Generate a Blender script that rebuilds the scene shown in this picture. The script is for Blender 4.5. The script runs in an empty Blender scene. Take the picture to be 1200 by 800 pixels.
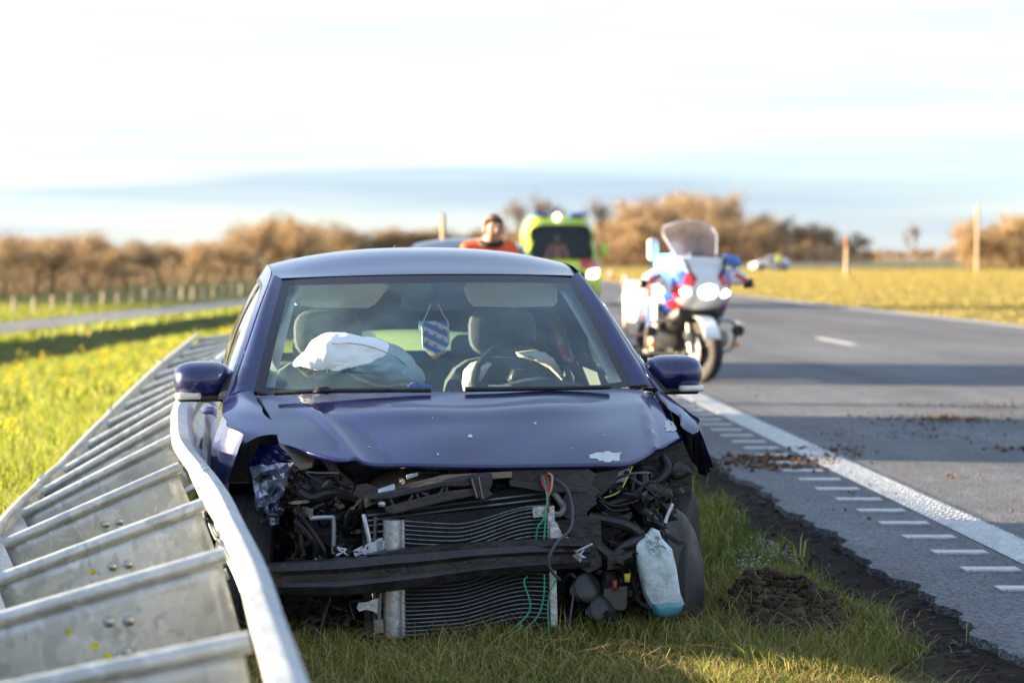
import bpy, bmesh, math, random
import numpy as np
from mathutils import Vector, Matrix, Euler
R = math.radians
sc = bpy.context.scene
col = sc.collection
rng = np.random.default_rng(7)
random.seed(7)

# ------------------------------------------------------------------ camera
F, HOR, CAMZ = 3000.0, 303.0, 1.22          # focal length in photo pixels, horizon row, eye height
PITCH = math.atan((400 - HOR) / F)
cam = bpy.data.cameras.new('camera'); camo = bpy.data.objects.new('camera', cam); col.objects.link(camo)
camo.location = (0, 0, CAMZ); camo.rotation_euler = (math.pi / 2 - PITCH, 0, 0)
cam.sensor_width = 36; cam.lens = F / 1200 * 36; cam.clip_start = .1; cam.clip_end = 6000
cam.dof.use_dof = True; cam.dof.focus_distance = 8.75; cam.dof.aperture_fstop = 3.4
sc.camera = camo

# ------------------------------------------------------------------ light
SUN_EL, SUN_BACK = 8.5, 12.0                # degrees above the horizon, degrees behind the left-hand side
to_sun = Vector((-math.cos(R(SUN_BACK)) * math.cos(R(SUN_EL)), math.sin(R(SUN_BACK)) * math.cos(R(SUN_EL)), math.sin(R(SUN_EL))))
world = bpy.data.worlds.new('World'); sc.world = world; world.use_nodes = True
wn, wl = world.node_tree.nodes, world.node_tree.links
bg = wn['Background']; bg.inputs[1].default_value = 0.15
sky = wn.new('ShaderNodeTexSky'); sky.sky_type = 'NISHITA'; sky.sun_disc = False
sky.sun_elevation = R(SUN_EL); sky.sun_rotation = R(-(90 - SUN_BACK)); sky.dust_density = 0.3; sky.ozone_density = 3.0
# thin high cloud veil: streaks on a flat layer overhead, its lower edge a little above the horizon
tc = wn.new('ShaderNodeTexCoord'); sx = wn.new('ShaderNodeSeparateXYZ'); wl.new(tc.outputs['Generated'], sx.inputs[0])
def wmath(op, a, b=None, c=None, clamp=False):
    n = wn.new('ShaderNodeMath'); n.operation = op; n.use_clamp = clamp
    for i, v in enumerate((a, b, c)):
        if v is None: continue
        if hasattr(v, 'links'): wl.new(v, n.inputs[i])
        else: n.inputs[i].default_value = v
    return n.outputs[0]
den = wmath('ADD', wmath('MAXIMUM', sx.outputs[2], 0.0), 0.035)
cx = wmath('DIVIDE', sx.outputs[0], den); cy = wmath('DIVIDE', sx.outputs[1], den)
cv = wn.new('ShaderNodeCombineXYZ'); wl.new(cx, cv.inputs[0]); wl.new(cy, cv.inputs[1])
mp = wn.new('ShaderNodeMapping'); mp.inputs['Scale'].default_value = (.32, .55, 1); mp.inputs['Rotation'].default_value = (0, 0, R(8)); wl.new(cv.outputs[0], mp.inputs[0])
nz = wn.new('ShaderNodeTexNoise'); nz.inputs['Scale'].default_value = 1.0; nz.inputs['Detail'].default_value = 5; nz.inputs['Roughness'].default_value = .55; wl.new(mp.outputs[0], nz.inputs['Vector'])
# edge of the veil: distance on the layer (cy) plus a slant in x and some noise
edge = wmath('ADD', wmath('MULTIPLY', cx, .7), cy)
edge = wmath('ADD', edge, wmath('MULTIPLY', nz.outputs[0], 5.0))
m1 = wn.new('ShaderNodeMapRange'); m1.interpolation_type = 'SMOOTHSTEP'
m1.inputs[1].default_value = 17.0; m1.inputs[2].default_value = 15.5; wl.new(edge, m1.inputs[0])
m2 = wn.new('ShaderNodeMapRange'); m2.inputs[1].default_value = .33; m2.inputs[2].default_value = .60; m2.inputs[3].default_value = .48; wl.new(nz.outputs[0], m2.inputs[0])
# low streak bank near the horizon
mp2 = wn.new('ShaderNodeMapping'); mp2.inputs['Scale'].default_value = (3.0, 3.0, 55.0); mp2.inputs['Rotation'].default_value = (0, R(1.2), 0); wl.new(tc.outputs['Generated'], mp2.inputs[0])
nz2 = wn.new('ShaderNodeTexNoise'); nz2.inputs['Scale'].default_value = 1.0; nz2.inputs['Detail'].default_value = 3; wl.new(mp2.outputs[0], nz2.inputs['Vector'])
m3 = wn.new('ShaderNodeMapRange'); m3.inputs[1].default_value = .35; m3.inputs[2].default_value = .7; m3.inputs[3].default_value = .72; m3.inputs[4].default_value = .95; wl.new(nz2.outputs[0], m3.inputs[0])
rad = wmath('POWER', wmath('ADD', wmath('MULTIPLY', cx, cx), wmath('MULTIPLY', cy, cy)), .5)
thin = wn.new('ShaderNodeMapRange'); thin.interpolation_type = 'SMOOTHSTEP'; thin.inputs[1].default_value = 1.2; thin.inputs[2].default_value = 8.0; thin.inputs[3].default_value = .16; wl.new(rad, thin.inputs[0])   # the veil is a bank that thins out overhead
cov = wmath('MULTIPLY', wmath('MULTIPLY', m1.outputs[0], m2.outputs[0]), thin.outputs[0])
low = wn.new('ShaderNodeMixRGB'); wl.new(m3.outputs[0], low.inputs[0]); wl.new(sky.outputs[0], low.inputs[1]); low.inputs[2].default_value = (.54, .73, 1.02, 1)
mixc = wn.new('ShaderNodeMixRGB'); wl.new(cov, mixc.inputs[0]); wl.new(low.outputs[0], mixc.inputs[1]); mixc.inputs[2].default_value = (1.30, 1.35, 1.44, 1)
wl.new(mixc.outputs[0], bg.inputs[0])
sun = bpy.data.lights.new('sun', 'SUN'); sun.energy = 5.0; sun.angle = R(.6); sun.color = (1.0, .80, .54)
suno = bpy.data.objects.new('sun', sun); col.objects.link(suno); suno.location = (-30, 8, 12)
suno.rotation_euler = to_sun.to_track_quat('Z', 'Y').to_euler()
sc.view_settings.view_transform = 'Standard'; sc.view_settings.look = 'None'; sc.view_settings.gamma = 1
sc.view_settings.exposure = 2.5
sc.render.resolution_x, sc.render.resolution_y = 1024, 682

# ------------------------------------------------------------------ helpers
def tag(o, label=None, cat=None, group=None, kind=None):
    for k, v in (('label', label), ('category', cat), ('group', group), ('kind', kind)):
        if v: o[k] = v
    return o
def empty(name, loc=(0, 0, 0), rot=(0, 0, 0), label=None, cat=None, group=None):
    o = bpy.data.objects.new(name, None); o.empty_display_size = .2; col.objects.link(o)
    o.location = loc; o.rotation_euler = rot
    return tag(o, label, cat, group)
def new(name, verts, faces, m, parent=None, smooth=True, angle=38):
    me = bpy.data.meshes.new(name); me.from_pydata([tuple(v) for v in verts], [], faces); me.validate()
    if smooth and len(me.polygons):
        me.polygons.foreach_set('use_smooth', [True] * len(me.polygons)); me.set_sharp_from_angle(angle=R(angle))
    if m is not None:
        for q in (m if isinstance(m, (list, tuple)) else [m]): me.materials.append(q)
    o = bpy.data.objects.new(name, me); col.objects.link(o); o.parent = parent
    return o
def copy_tree(o, parent=None):
    c = o.copy(); col.objects.link(c); c.parent = parent
    for ch in list(o.children): copy_tree(ch, c)
    return c
def lerp(a, b, t): return a + (b - a) * t
def V(*a): return Vector(a)
class MB:
    def __init__(s): s.v = []; s.f = []
    def add(s, v, f):
        n = len(s.v); s.v += [tuple(q) for q in v]; s.f += [tuple(i + n for i in q) for q in f]; return s
    def box(s, c, d, rot=None, taper=1.0):
        x, y, z = d[0] / 2, d[1] / 2, d[2] / 2
        vs = [Vector((a * x * (taper if k > 0 else 1), b * y * (taper if k > 0 else 1), k * z)) for k in (-1, 1) for a, b in ((-1, -1), (1, -1), (1, 1), (-1, 1))]
        if rot is not None: vs = [Euler(rot).to_matrix() @ q for q in vs]
        return s.add([q + Vector(c) for q in vs], [(3, 2, 1, 0), (4, 5, 6, 7), (0, 1, 5, 4), (1, 2, 6, 5), (2, 3, 7, 6), (3, 0, 4, 7)])
    def tube(s, pts, r, n=8, cap=True, sub=0):
        pts = [Vector(p) for p in pts]
        if sub: pts = crom(pts, sub)
        m = len(pts); rr = r if isinstance(r, (list, tuple)) else [r] * m
        if len(rr) != m: rr = list(np.interp(np.linspace(0, 1, m), np.linspace(0, 1, len(rr)), rr))
        rings = []; up = None
        for i in range(m):
            t = (pts[min(i + 1, m - 1)] - pts[max(i - 1, 0)])
            if t.length < 1e-9: t = Vector((0, 0, 1))
            t.normalize()
            if up is None: up = t.orthogonal().normalized()
            else:
                up = up - t * up.dot(t)
                up = up.normalized() if up.length > 1e-6 else t.orthogonal().normalized()
            b = t.cross(up)
            rings.append([pts[i] + (up * math.cos(a) + b * math.sin(a)) * rr[i] for a in [2 * math.pi * k / n for k in range(n)]])
        return s.loft(rings, cap=cap)
    def loft(s, rings, closed=True, cap=True):
        n = len(rings[0]); v = [p for r in rings for p in r]; f = []
        for i in range(len(rings) - 1):
            for k in range(n if closed else n - 1):
                a = i * n + k; b = i * n + (k + 1) % n
                f.append((a, b, b + n, a + n))
        if cap and closed: f.append(tuple(reversed(range(n)))); f.append(tuple((len(rings) - 1) * n + k for k in range(n)))
        return s.add(v, f)
    def grid(s, fn, us, vs, skip=None):
        v = [fn(a, b) for a in us for b in vs]; n = len(vs); f = []
        for i in range(len(us) - 1):
            for j in range(n - 1):
                if skip and skip((us[i] + us[i + 1]) / 2, (vs[j] + vs[j + 1]) / 2): continue
                f.append((i * n + j, (i + 1) * n + j, (i + 1) * n + j + 1, i * n + j + 1))
        return s.add(v, f)
    def lathe(s, prof, M, n=24):
        # prof: (radius, axial) pairs; M: 4x4 with local z as the axis
        rings = [[M @ Vector((r * math.cos(2 * math.pi * k / n), r * math.sin(2 * math.pi * k / n), z)) for k in range(n)] for r, z in prof]
        return s.loft(rings, cap=True)
    def prism(s, front, back):
        n = len(front)
        return s.add(list(front) + list(back), [tuple(range(n)), tuple(reversed(range(n, 2 * n)))] + [(i, i + n, (i + 1) % n + n, (i + 1) % n) for i in range(n)])
    def prune(s):
        u = sorted({i for f in s.f for i in f}); k = {}; mp_ = {}; nv_ = []
        for i in u:
            key = tuple(round(c, 5) for c in s.v[i])
            if key not in k: k[key] = len(nv_); nv_.append(s.v[i])
            mp_[i] = k[key]
        s.v = nv_; s.f = [tuple(mp_[i] for i in f) for f in s.f if len({mp_[i] for i in f}) == len(f)]; return s
    def build(s, name, m, parent=None, smooth=True, angle=38):
        if 'fender' in name or 'door' in name or 'panel' in name: s.prune()
        return new(name, s.v, s.f, m, parent, smooth, angle)
def crom(pts, k):
    out = []; P = [pts[0]] + list(pts) + [pts[-1]]
    for i in range(1, len(P) - 2):
        a, b, c, d = P[i - 1:i + 3]
        for j in range(k):
            t = j / k
            out.append(.5 * ((2 * b) + (c - a) * t + (2 * a - 5 * b + 4 * c - d) * t * t + (3 * b - a - 3 * c + d) * t ** 3))
    out.append(pts[-1]); return out
def bevel(o, w, seg=2, angle=40):
    b = o.modifiers.new('bevel', 'BEVEL'); b.width = w; b.segments = seg; b.limit_method = 'ANGLE'; b.angle_limit = R(angle); return o
def solid(o, t, off=-1):
    b = o.modifiers.new('solid', 'SOLIDIFY'); b.thickness = t; b.offset = off; return o

def ray(px, py):
    return Vector(((px - 600) / F, math.cos(PITCH) + (400 - py) / F * math.sin(PITCH), -math.sin(PITCH) + (400 - py) / F * math.cos(PITCH)))
def at(px, py, Y):
    d = ray(px, py); return Vector((0, 0, CAMZ)) + d * (Y / d.y)

# ------------------------------------------------------------------ materials
def pm(name, c, rough=.5, metal=0., var=.12, scale=6., bump=0., bscale=60., coat=0., spec=.5, dirt=None, dirt_amt=0., dscale=4., emit=None, estr=0., c2=None, alpha=None, sss=0.):
    m = bpy.data.materials.new(name); m.use_nodes = True; n, l = m.node_tree.nodes, m.node_tree.links
    p = n['Principled BSDF']; p.inputs['Roughness'].default_value = rough; p.inputs['Metallic'].default_value = metal
    p.inputs['Coat Weight'].default_value = coat; p.inputs['Coat Roughness'].default_value = .06; p.inputs['Specular IOR Level'].default_value = spec
    t = n.new('ShaderNodeTexCoord')
    z = n.new('ShaderNodeTexNoise'); z.inputs['Scale'].default_value = scale; z.inputs['Detail'].default_value = 5; l.new(t.outputs['Object'], z.inputs['Vector'])
    mx = n.new('ShaderNodeMixRGB'); r = n.new('ShaderNodeMapRange'); r.inputs[1].default_value = .3; r.inputs[2].default_value = .7; l.new(z.outputs[0], r.inputs[0]); l.new(r.outputs[0], mx.inputs[0])
    c = Vector(c[:3]); d2 = Vector(c2) if c2 else c * (1 + var)
    mx.inputs[1].default_value = (*(c if c2 else c * (1 - var)), 1); mx.inputs[2].default_value = (*d2, 1)
    out = mx.outputs[0]
    if dirt:
        z2 = n.new('ShaderNodeTexNoise'); z2.inputs['Scale'].default_value = dscale; z2.inputs['Detail'].default_value = 9; z2.inputs['Roughness'].default_value = .7; l.new(t.outputs['Object'], z2.inputs['Vector'])
        r2 = n.new('ShaderNodeMapRange'); r2.inputs[1].default_value = .45; r2.inputs[2].default_value = .75; r2.inputs[4].default_value = dirt_amt; l.new(z2.outputs[0], r2.inputs[0])
        m2 = n.new('ShaderNodeMixRGB'); l.new(r2.outputs[0], m2.inputs[0]); l.new(out, m2.inputs[1]); m2.inputs[2].default_value = (*dirt, 1); out = m2.outputs[0]
        ra = n.new('ShaderNodeMath'); ra.operation = 'MULTIPLY_ADD'; ra.use_clamp = True; l.new(r2.outputs[0], ra.inputs[0]); ra.inputs[1].default_value = .5; ra.inputs[2].default_value = rough; l.new(ra.outputs[0], p.inputs['Roughness'])
    l.new(out, p.inputs['Base Color'])
    if bump:
        z3 = n.new('ShaderNodeTexNoise'); z3.inputs['Scale'].default_value = bscale; z3.inputs['Detail'].default_value = 4; l.new(t.outputs['Object'], z3.inputs['Vector'])
        b = n.new('ShaderNodeBump'); b.inputs['Strength'].default_value = bump; b.inputs['Distance'].default_value = .02; l.new(z3.outputs[0], b.inputs['Height']); l.new(b.outputs[0], p.inputs['Normal'])
    if emit: p.inputs['Emission Color'].default_value = (*emit, 1); p.inputs['Emission Strength'].default_value = estr
    if alpha is not None: p.inputs['Alpha'].default_value = alpha
    if sss: p.inputs['Subsurface Weight'].default_value = sss; p.inputs['Subsurface Radius'].default_value = (.02, .02, .02)
    return m
def glassm(name, tint, refl=.9, haze=0., hazecol=(.7, .8, .8)):
    m = bpy.data.materials.new(name); m.use_nodes = True; n, l = m.node_tree.nodes, m.node_tree.links
    for q in list(n):
        if q.type == 'BSDF_PRINCIPLED': n.remove(q)
    o = n['Material Output']; tr = n.new('ShaderNodeBsdfTransparent'); tr.inputs[0].default_value = (*tint, 1)
    g = n.new('ShaderNodeBsdfGlossy'); g.inputs['Roughness'].default_value = .02; g.inputs[0].default_value = (refl, refl, refl, 1)
    fr = n.new('ShaderNodeFresnel'); fr.inputs[0].default_value = 1.5
    mx = n.new('ShaderNodeMixShader'); l.new(fr.outputs[0], mx.inputs[0]); l.new(tr.outputs[0], mx.inputs[1]); l.new(g.outputs[0], mx.inputs[2]); out = mx.outputs[0]
    if haze:
        t = n.new('ShaderNodeTexCoord'); z = n.new('ShaderNodeTexNoise'); z.inputs['Scale'].default_value = 5; z.inputs['Detail'].default_value = 8; l.new(t.outputs['Object'], z.inputs['Vector'])
        r = n.new('ShaderNodeMapRange'); r.inputs[1].default_value = .35; r.inputs[2].default_value = .8; r.inputs[3].default_value = haze * .4; r.inputs[4].default_value = haze * 1.6; l.new(z.outputs[0], r.inputs[0])
        df = n.new('ShaderNodeBsdfDiffuse'); df.inputs[0].default_value = (*hazecol, 1)
        m2 = n.new('ShaderNodeMixShader'); l.new(r.outputs[0], m2.inputs[0]); l.new(out, m2.inputs[1]); l.new(df.outputs[0], m2.inputs[2]); out = m2.outputs[0]
    l.new(out, o.inputs[0]); return m
def leafm(name, trans=.45, rough=.6):
    # blade / leaf material: colour from the per-blade attribute, part of the light passes through
    m = bpy.data.materials.new(name); m.use_nodes = True; n, l = m.node_tree.nodes, m.node_tree.links
    p = n['Principled BSDF']; p.inputs['Roughness'].default_value = rough; p.inputs['Specular IOR Level'].default_value = .25
    a = n.new('ShaderNodeAttribute'); a.attribute_name = 'Col'; l.new(a.outputs[0], p.inputs['Base Color'])
    t = n.new('ShaderNodeBsdfTranslucent'); l.new(a.outputs[0], t.inputs[0])
    mx = n.new('ShaderNodeMixShader'); mx.inputs[0].default_value = trans; l.new(p.outputs[0], mx.inputs[1]); l.new(t.outputs[0], mx.inputs[2]); l.new(mx.outputs[0], n['Material Output'].inputs[0])
    return m
# ------------------------------------------------------------------ terrain
RD, LD = .0433, .058                         # road heads slightly left of the view, the side road slightly right
def sstep(t): t = np.clip(t, 0, 1); return t * t * (3 - 2 * t)
def zt(X, Y):
    X = np.asarray(X, float); Y = np.asarray(Y, float)
    s = X + RD * Y; s2 = X - LD * Y
    f = np.interp(s2, [-400, -32, -18.5, -16, -13.2, -12, -7, -2], [-3.2, -3, -1.05, -2.0, -1.05, -.85, -.4, 0])
    z = f * sstep((-.5 - s) / 4)
    z = z - .03 * (s <= 1.8) - .045 * sstep((1.88 - s) / .5) - .03 * ((s > 1.8) & (s < 11.5)) - .06 * sstep((s - 11.35) / .5) * (s > 5)
    near = sstep((1.3 - s) / .6) + sstep((s - 11.8) / 1)
    z = z + near * (.018 * np.sin(X * 5.1 + Y * 2.3) * np.sin(Y * 3.7 - X) + .03 * np.sin(X * 1.3 + 1) * np.sin(Y * .9))
    # the furrow that the wheels ploughed and the thrown-up soil beside the front wheel
    z = z + .10 * np.exp(-(((X - .97) / .20) ** 2 + ((Y - 9.05) / .42) ** 2)) + .05 * np.exp(-(((X - .82) / .10) ** 2 + ((Y - 9.0) / .3) ** 2))
    return z
sl = np.unique(np.concatenate([[-900, -500, -300, -200, -130, -90, -70], np.arange(-60, -24, 1.5), np.arange(-24, -5, .4), np.arange(-5, 2.2, .1), np.arange(2.2, 11.4, 1.5), np.arange(11.3, 14, .3), np.arange(14, 30, 2), [40, 60, 100, 200, 400, 900]]))
yl = np.unique(np.concatenate([[-30, -10, 0, 3], np.arange(4, 12, .08), np.arange(12, 20, .2), np.arange(20, 60, .6), np.arange(60, 160, 2), np.arange(160, 500, 12), [600, 800, 1200, 2000, 3500]]))
SS, YY = np.meshgrid(sl, yl, indexing='ij'); XX = SS - RD * np.minimum(YY, 600)
ZZ = zt(XX, YY)
nv = len(yl)
vs = np.stack([XX, YY, ZZ], -1).reshape(-1, 3)
I = np.arange(len(sl) * nv).reshape(len(sl), nv)
fs = np.stack([I[:-1, :-1], I[1:, :-1], I[1:, 1:], I[:-1, 1:]], -1).reshape(-1, 4)
def soil_mask(X, Y):
    s = X + RD * Y
    m = np.exp(-(((X - .97) / .17) ** 2 + ((Y - 9.05) / .42) ** 2) ** 2) + np.exp(-(((s - 1.80 + .035 * np.sin(Y * 2.7) + .03 * np.sin(Y * 6.1)) / .14) ** 2) ** 2)
    return np.clip(m, 0, 1)
def npmesh(name, verts, faces, mat_, cols=None, smooth=True):
    me = bpy.data.meshes.new(name); k = faces.shape[1]
    me.vertices.add(len(verts)); me.vertices.foreach_set('co', np.ascontiguousarray(verts, np.float32).ravel())
    me.loops.add(faces.size); me.loops.foreach_set('vertex_index', np.ascontiguousarray(faces, np.int32).ravel())
    me.polygons.add(len(faces)); me.polygons.foreach_set('loop_start', np.arange(0, faces.size, k, dtype=np.int32))
    if smooth: me.polygons.foreach_set('use_smooth', np.ones(len(faces), bool))
    if cols is not None:
        a = me.color_attributes.new('Col', 'FLOAT_COLOR', 'POINT')
        a.data.foreach_set('color', np.concatenate([cols, np.ones((len(cols), 1))], 1).astype(np.float32).ravel())
    me.update(calc_edges=True); me.validate()
    if mat_: me.materials.append(mat_)
    o = bpy.data.objects.new(name, me); col.objects.link(o); return o
GREEN, STRAW, SOIL, GOLD = np.array([.10, .13, .025]), np.array([.26, .21, .085]), np.array([.020, .014, .010]), np.array([.30, .235, .055])
X_, Y_ = vs[:, 0], vs[:, 1]; s_ = X_ + RD * Y_
gm = sstep((s_ - 11.2) / .3)[:, None]
gc = (GREEN * .55 + STRAW * .2) * (1 - gm) + GOLD * gm
nearv = (sstep((s_ + 3) / 3) * (s_ < 5))[:, None]
gc = gc * (1 - nearv) + np.array([.055, .05, .022]) * nearv
sm_ = soil_mask(X_, Y_)[:, None]; gc = gc * (1 - sm_) + SOIL * sm_
def groundm():
    m = bpy.data.materials.new('earth'); m.use_nodes = True; n, l = m.node_tree.nodes, m.node_tree.links
    p = n['Principled BSDF']; p.inputs['Roughness'].default_value = .95; p.inputs['Specular IOR Level'].default_value = .15
    a = n.new('ShaderNodeAttribute'); a.attribute_name = 'Col'; t = n.new('ShaderNodeTexCoord'); o = a.outputs[0]
    for sc_, lo, hi in ((.35, .7, 1.35), (6., .6, 1.45), (70., .65, 1.35)):
        z = n.new('ShaderNodeTexNoise'); z.inputs['Scale'].default_value = sc_; z.inputs['Detail'].default_value = 6; l.new(t.outputs['Object'], z.inputs['Vector'])
        r = n.new('ShaderNodeMapRange'); r.inputs[1].default_value = .3; r.inputs[2].default_value = .7; r.inputs[3].default_value = lo; r.inputs[4].default_value = hi; l.new(z.outputs[0], r.inputs[0])
        mx = n.new('ShaderNodeMixRGB'); mx.blend_type = 'MULTIPLY'; mx.inputs[0].default_value = 1; l.new(o, mx.inputs[1]); l.new(r.outputs[0], mx.inputs[2]); o = mx.outputs[0]
    l.new(o, p.inputs['Base Color'])
    b = n.new('ShaderNodeBump'); b.inputs['Strength'].default_value = .9; b.inputs['Distance'].default_value = .03; l.new(z.outputs[0], b.inputs['Height']); l.new(b.outputs[0], p.inputs['Normal'])
    return m
tag(npmesh('ground', vs, fs, groundm(), gc), kind='structure')

# ------------------------------------------------------------------ roads
def asphaltm(name, base):
    m = bpy.data.materials.new(name); m.use_nodes = True; n, l = m.node_tree.nodes, m.node_tree.links
    p = n['Principled BSDF']; p.inputs['Roughness'].default_value = .78; p.inputs['Specular IOR Level'].default_value = .35
    t = n.new('ShaderNodeTexCoord')
    vz = n.new('ShaderNodeTexVoronoi'); vz.inputs['Scale'].default_value = 85; l.new(t.outputs['Object'], vz.inputs['Vector'])
    r0 = n.new('ShaderNodeValToRGB'); r0.color_ramp.elements[0].position = .0; r0.color_ramp.elements[1].position = 1
    r0.color_ramp.elements[0].color = (*(Vector(base) * .45), 1); r0.color_ramp.elements[1].color = (*(Vector(base) * 1.7), 1)
    sp = n.new('ShaderNodeSeparateColor'); l.new(vz.outputs['Color'], sp.inputs[0]); l.new(sp.outputs[0], r0.inputs[0]); o = r0.outputs[0]
    for sc_, lo, hi in ((.25, .8, 1.25), (2.2, .85, 1.15)):
        z = n.new('ShaderNodeTexNoise'); z.inputs['Scale'].default_value = sc_; z.inputs['Detail'].default_value = 6; l.new(t.outputs['Object'], z.inputs['Vector'])
        r = n.new('ShaderNodeMapRange'); r.inputs[1].default_value = .3; r.inputs[2].default_value = .7; r.inputs[3].default_value = lo; r.inputs[4].default_value = hi; l.new(z.outputs[0], r.inputs[0])
        mx = n.new('ShaderNodeMixRGB'); mx.blend_type = 'MULTIPLY'; mx.inputs[0].default_value = 1; l.new(o, mx.inputs[1]); l.new(r.outputs[0], mx.inputs[2]); o = mx.outputs[0]
    # wheel tracks and a long seam along the lane
    sx3 = n.new('ShaderNodeSeparateXYZ'); l.new(t.outputs['Object'], sx3.inputs[0]); mm = n.new('ShaderNodeMath'); mm.operation = 'MULTIPLY_ADD'; l.new(sx3.outputs[1], mm.inputs[0]); mm.inputs[1].default_value = RD; l.new(sx3.outputs[0], mm.inputs[2])
    cb = n.new('ShaderNodeCombineXYZ'); l.new(mm.outputs[0], cb.inputs[0]); sy3 = n.new('ShaderNodeMath'); sy3.operation = 'MULTIPLY'; l.new(sx3.outputs[1], sy3.inputs[0]); sy3.inputs[1].default_value = .03; l.new(sy3.outputs[0], cb.inputs[1])
    z = n.new('ShaderNodeTexNoise'); z.inputs['Scale'].default_value = 1.6; z.inputs['Detail'].default_value = 7; z.inputs['Roughness'].default_value = .65; l.new(cb.outputs[0], z.inputs['Vector'])
    r = n.new('ShaderNodeMapRange'); r.inputs[1].default_value = .3; r.inputs[2].default_value = .7; r.inputs[3].default_value = .68; r.inputs[4].default_value = 1.3; l.new(z.outputs[0], r.inputs[0])
    mx = n.new('ShaderNodeMixRGB'); mx.blend_type = 'MULTIPLY'; mx.inputs[0].default_value = 1; l.new(o, mx.inputs[1]); l.new(r.outputs[0], mx.inputs[2]); o = mx.outputs[0]
    # worn-in dirt film carried onto the carriageway
    z = n.new('ShaderNodeTexNoise'); z.inputs['Scale'].default_value = .9; z.inputs['Detail'].default_value = 10; z.inputs['Roughness'].default_value = .7; l.new(t.outputs['Object'], z.inputs['Vector'])
    r = n.new('ShaderNodeMapRange'); r.inputs[1].default_value = .55; r.inputs[2].default_value = .8; r.inputs[4].default_value = .5; l.new(z.outputs[0], r.inputs[0])
    mx = n.new('ShaderNodeMixRGB'); l.new(r.outputs[0], mx.inputs[0]); l.new(o, mx.inputs[1]); mx.inputs[2].default_value = (.13, .095, .065, 1); l.new(mx.outputs[0], p.inputs['Base Color'])
    b = n.new('ShaderNodeBump'); b.inputs['Strength'].default_value = .75; b.inputs['Distance'].default_value = .006; l.new(vz.outputs['Distance'], b.inputs['Height']); l.new(b.outputs[0], p.inputs['Normal'])
    return m
ASPH = asphaltm('asphalt', (.125, .127, .135))
def strip(name, s0, s1, y0, y1, z0, m, th=0., parent=None, n=1, jag=0.):
    mb = MB(); ys = np.linspace(y0, y1, n + 1) if not jag else np.concatenate([np.arange(y0, 5, 1.), np.arange(5, 30, .022), np.arange(30, 80, .3), np.arange(80, y1 + 1, 4.)])
    L = [Vector((s0 - RD * y + (jag * (random.gauss(0, .16) + .8 * math.sin(y * 2.9) + .6 * math.sin(y * 7.3 + 1) + .5 * math.sin(y * 17 + 2)) if jag else 0), y, z0)) for y in ys]; Rr = [Vector((s1 - RD * y, y, z0)) for y in ys]
    v = L + Rr; k = len(L)
    f = [(i, i + k, i + k + 1, i + 1) for i in range(k - 1)]
    if th:
        v += [q - Vector((0, 0, th)) for q in L] + [q - Vector((0, 0, th)) for q in Rr]
        f += [(2 * k + i, i, i + 1, 2 * k + i + 1) for i in range(k - 1)] + [(k + i, 3 * k + i, 3 * k + i + 1, k + i + 1) for i in range(k - 1)]
        f += [(0, 2 * k, 3 * k, k), (k - 1, 2 * k - 1, 4 * k - 1, 3 * k - 1)]
    mb.add(v, f); return mb.build(name, m, parent, smooth=False)
road = tag(strip('road', 1.9, 11.45, -25, 600, 0, ASPH, .12, n=2400, jag=.03), kind='structure')
PAINT = pm('road_paint', (.72, .72, .70), .65, var=.08, bump=.9, bscale=60, dirt=(.25, .22, .19), dirt_amt=.55, dscale=9)
# profiled thermoplastic edge line: rows of raised blobs on a thin base
base = strip('edge_line', 2.48, 2.68, -25, 600, .004, PAINT, .0, road)
mb = MB()
for y in np.arange(6.5, 34, .045):
    for k in range(4):
        sx_ = 2.50 + k * .052 + (.02 if int(y / .045) % 2 else 0); h = .007 + random.random() * .003
        c = Vector((sx_ - RD * y, y, .004)); a = .021; b = .016
        mb.add([c + Vector((-a, -b, 0)), c + Vector((a, -b, 0)), c + Vector((a, b, 0)), c + Vector((-a, b, 0)), c + Vector((-a * .5, -b * .4, h)), c + Vector((a * .5, -b * .4, h)), c + Vector((a * .5, b * .4, h)), c + Vector((-a * .5, b * .4, h))],
               [(4, 5, 6, 7), (0, 1, 5, 4), (1, 2, 6, 5), (2, 3, 7, 6), (3, 0, 4, 7)])
tag(mb.build('paint_studs', PAINT, base, smooth=False), kind='stuff')
strip('edge_line', 11.05, 11.25, -25, 600, .004, PAINT, 0, road)
for k in range(14): strip('lane_dash', 6.33, 6.48, 36.2 + 12 * k, 39.4 + 12 * k, .004, PAINT, 0, road)
rb = None
for k in range(46):
    y = 6.50 + .583 * k
    if rb is None:
        rb = strip('rumble_bar', 2.20, 2.42, -.055, .055, 0, PAINT, .008, road, n=1); rb.location = (-RD * y, y, .009)
    else:
        q = rb.copy(); col.objects.link(q); q.location = (-RD * y + random.uniform(-.006, .006), y, .009)
# side road on the left
def sstrip(name, a, b, y0, y1, dz, m):
    ys = np.linspace(y0, y1, 80); v = []
    for y in ys:
        for s in (a, b): x = s + LD * y; v.append((x, y, -3.0 + dz))
    return new(name, v, [(2 * i, 2 * i + 1, 2 * i + 3, 2 * i + 2) for i in range(79)], m, None, False)
SIDEASPH = asphaltm('side_asphalt', (.20, .20, .205))
tag(sstrip('side_road', -43.2, -36.8, 60, 420, .035, SIDEASPH), kind='structure')

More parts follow.
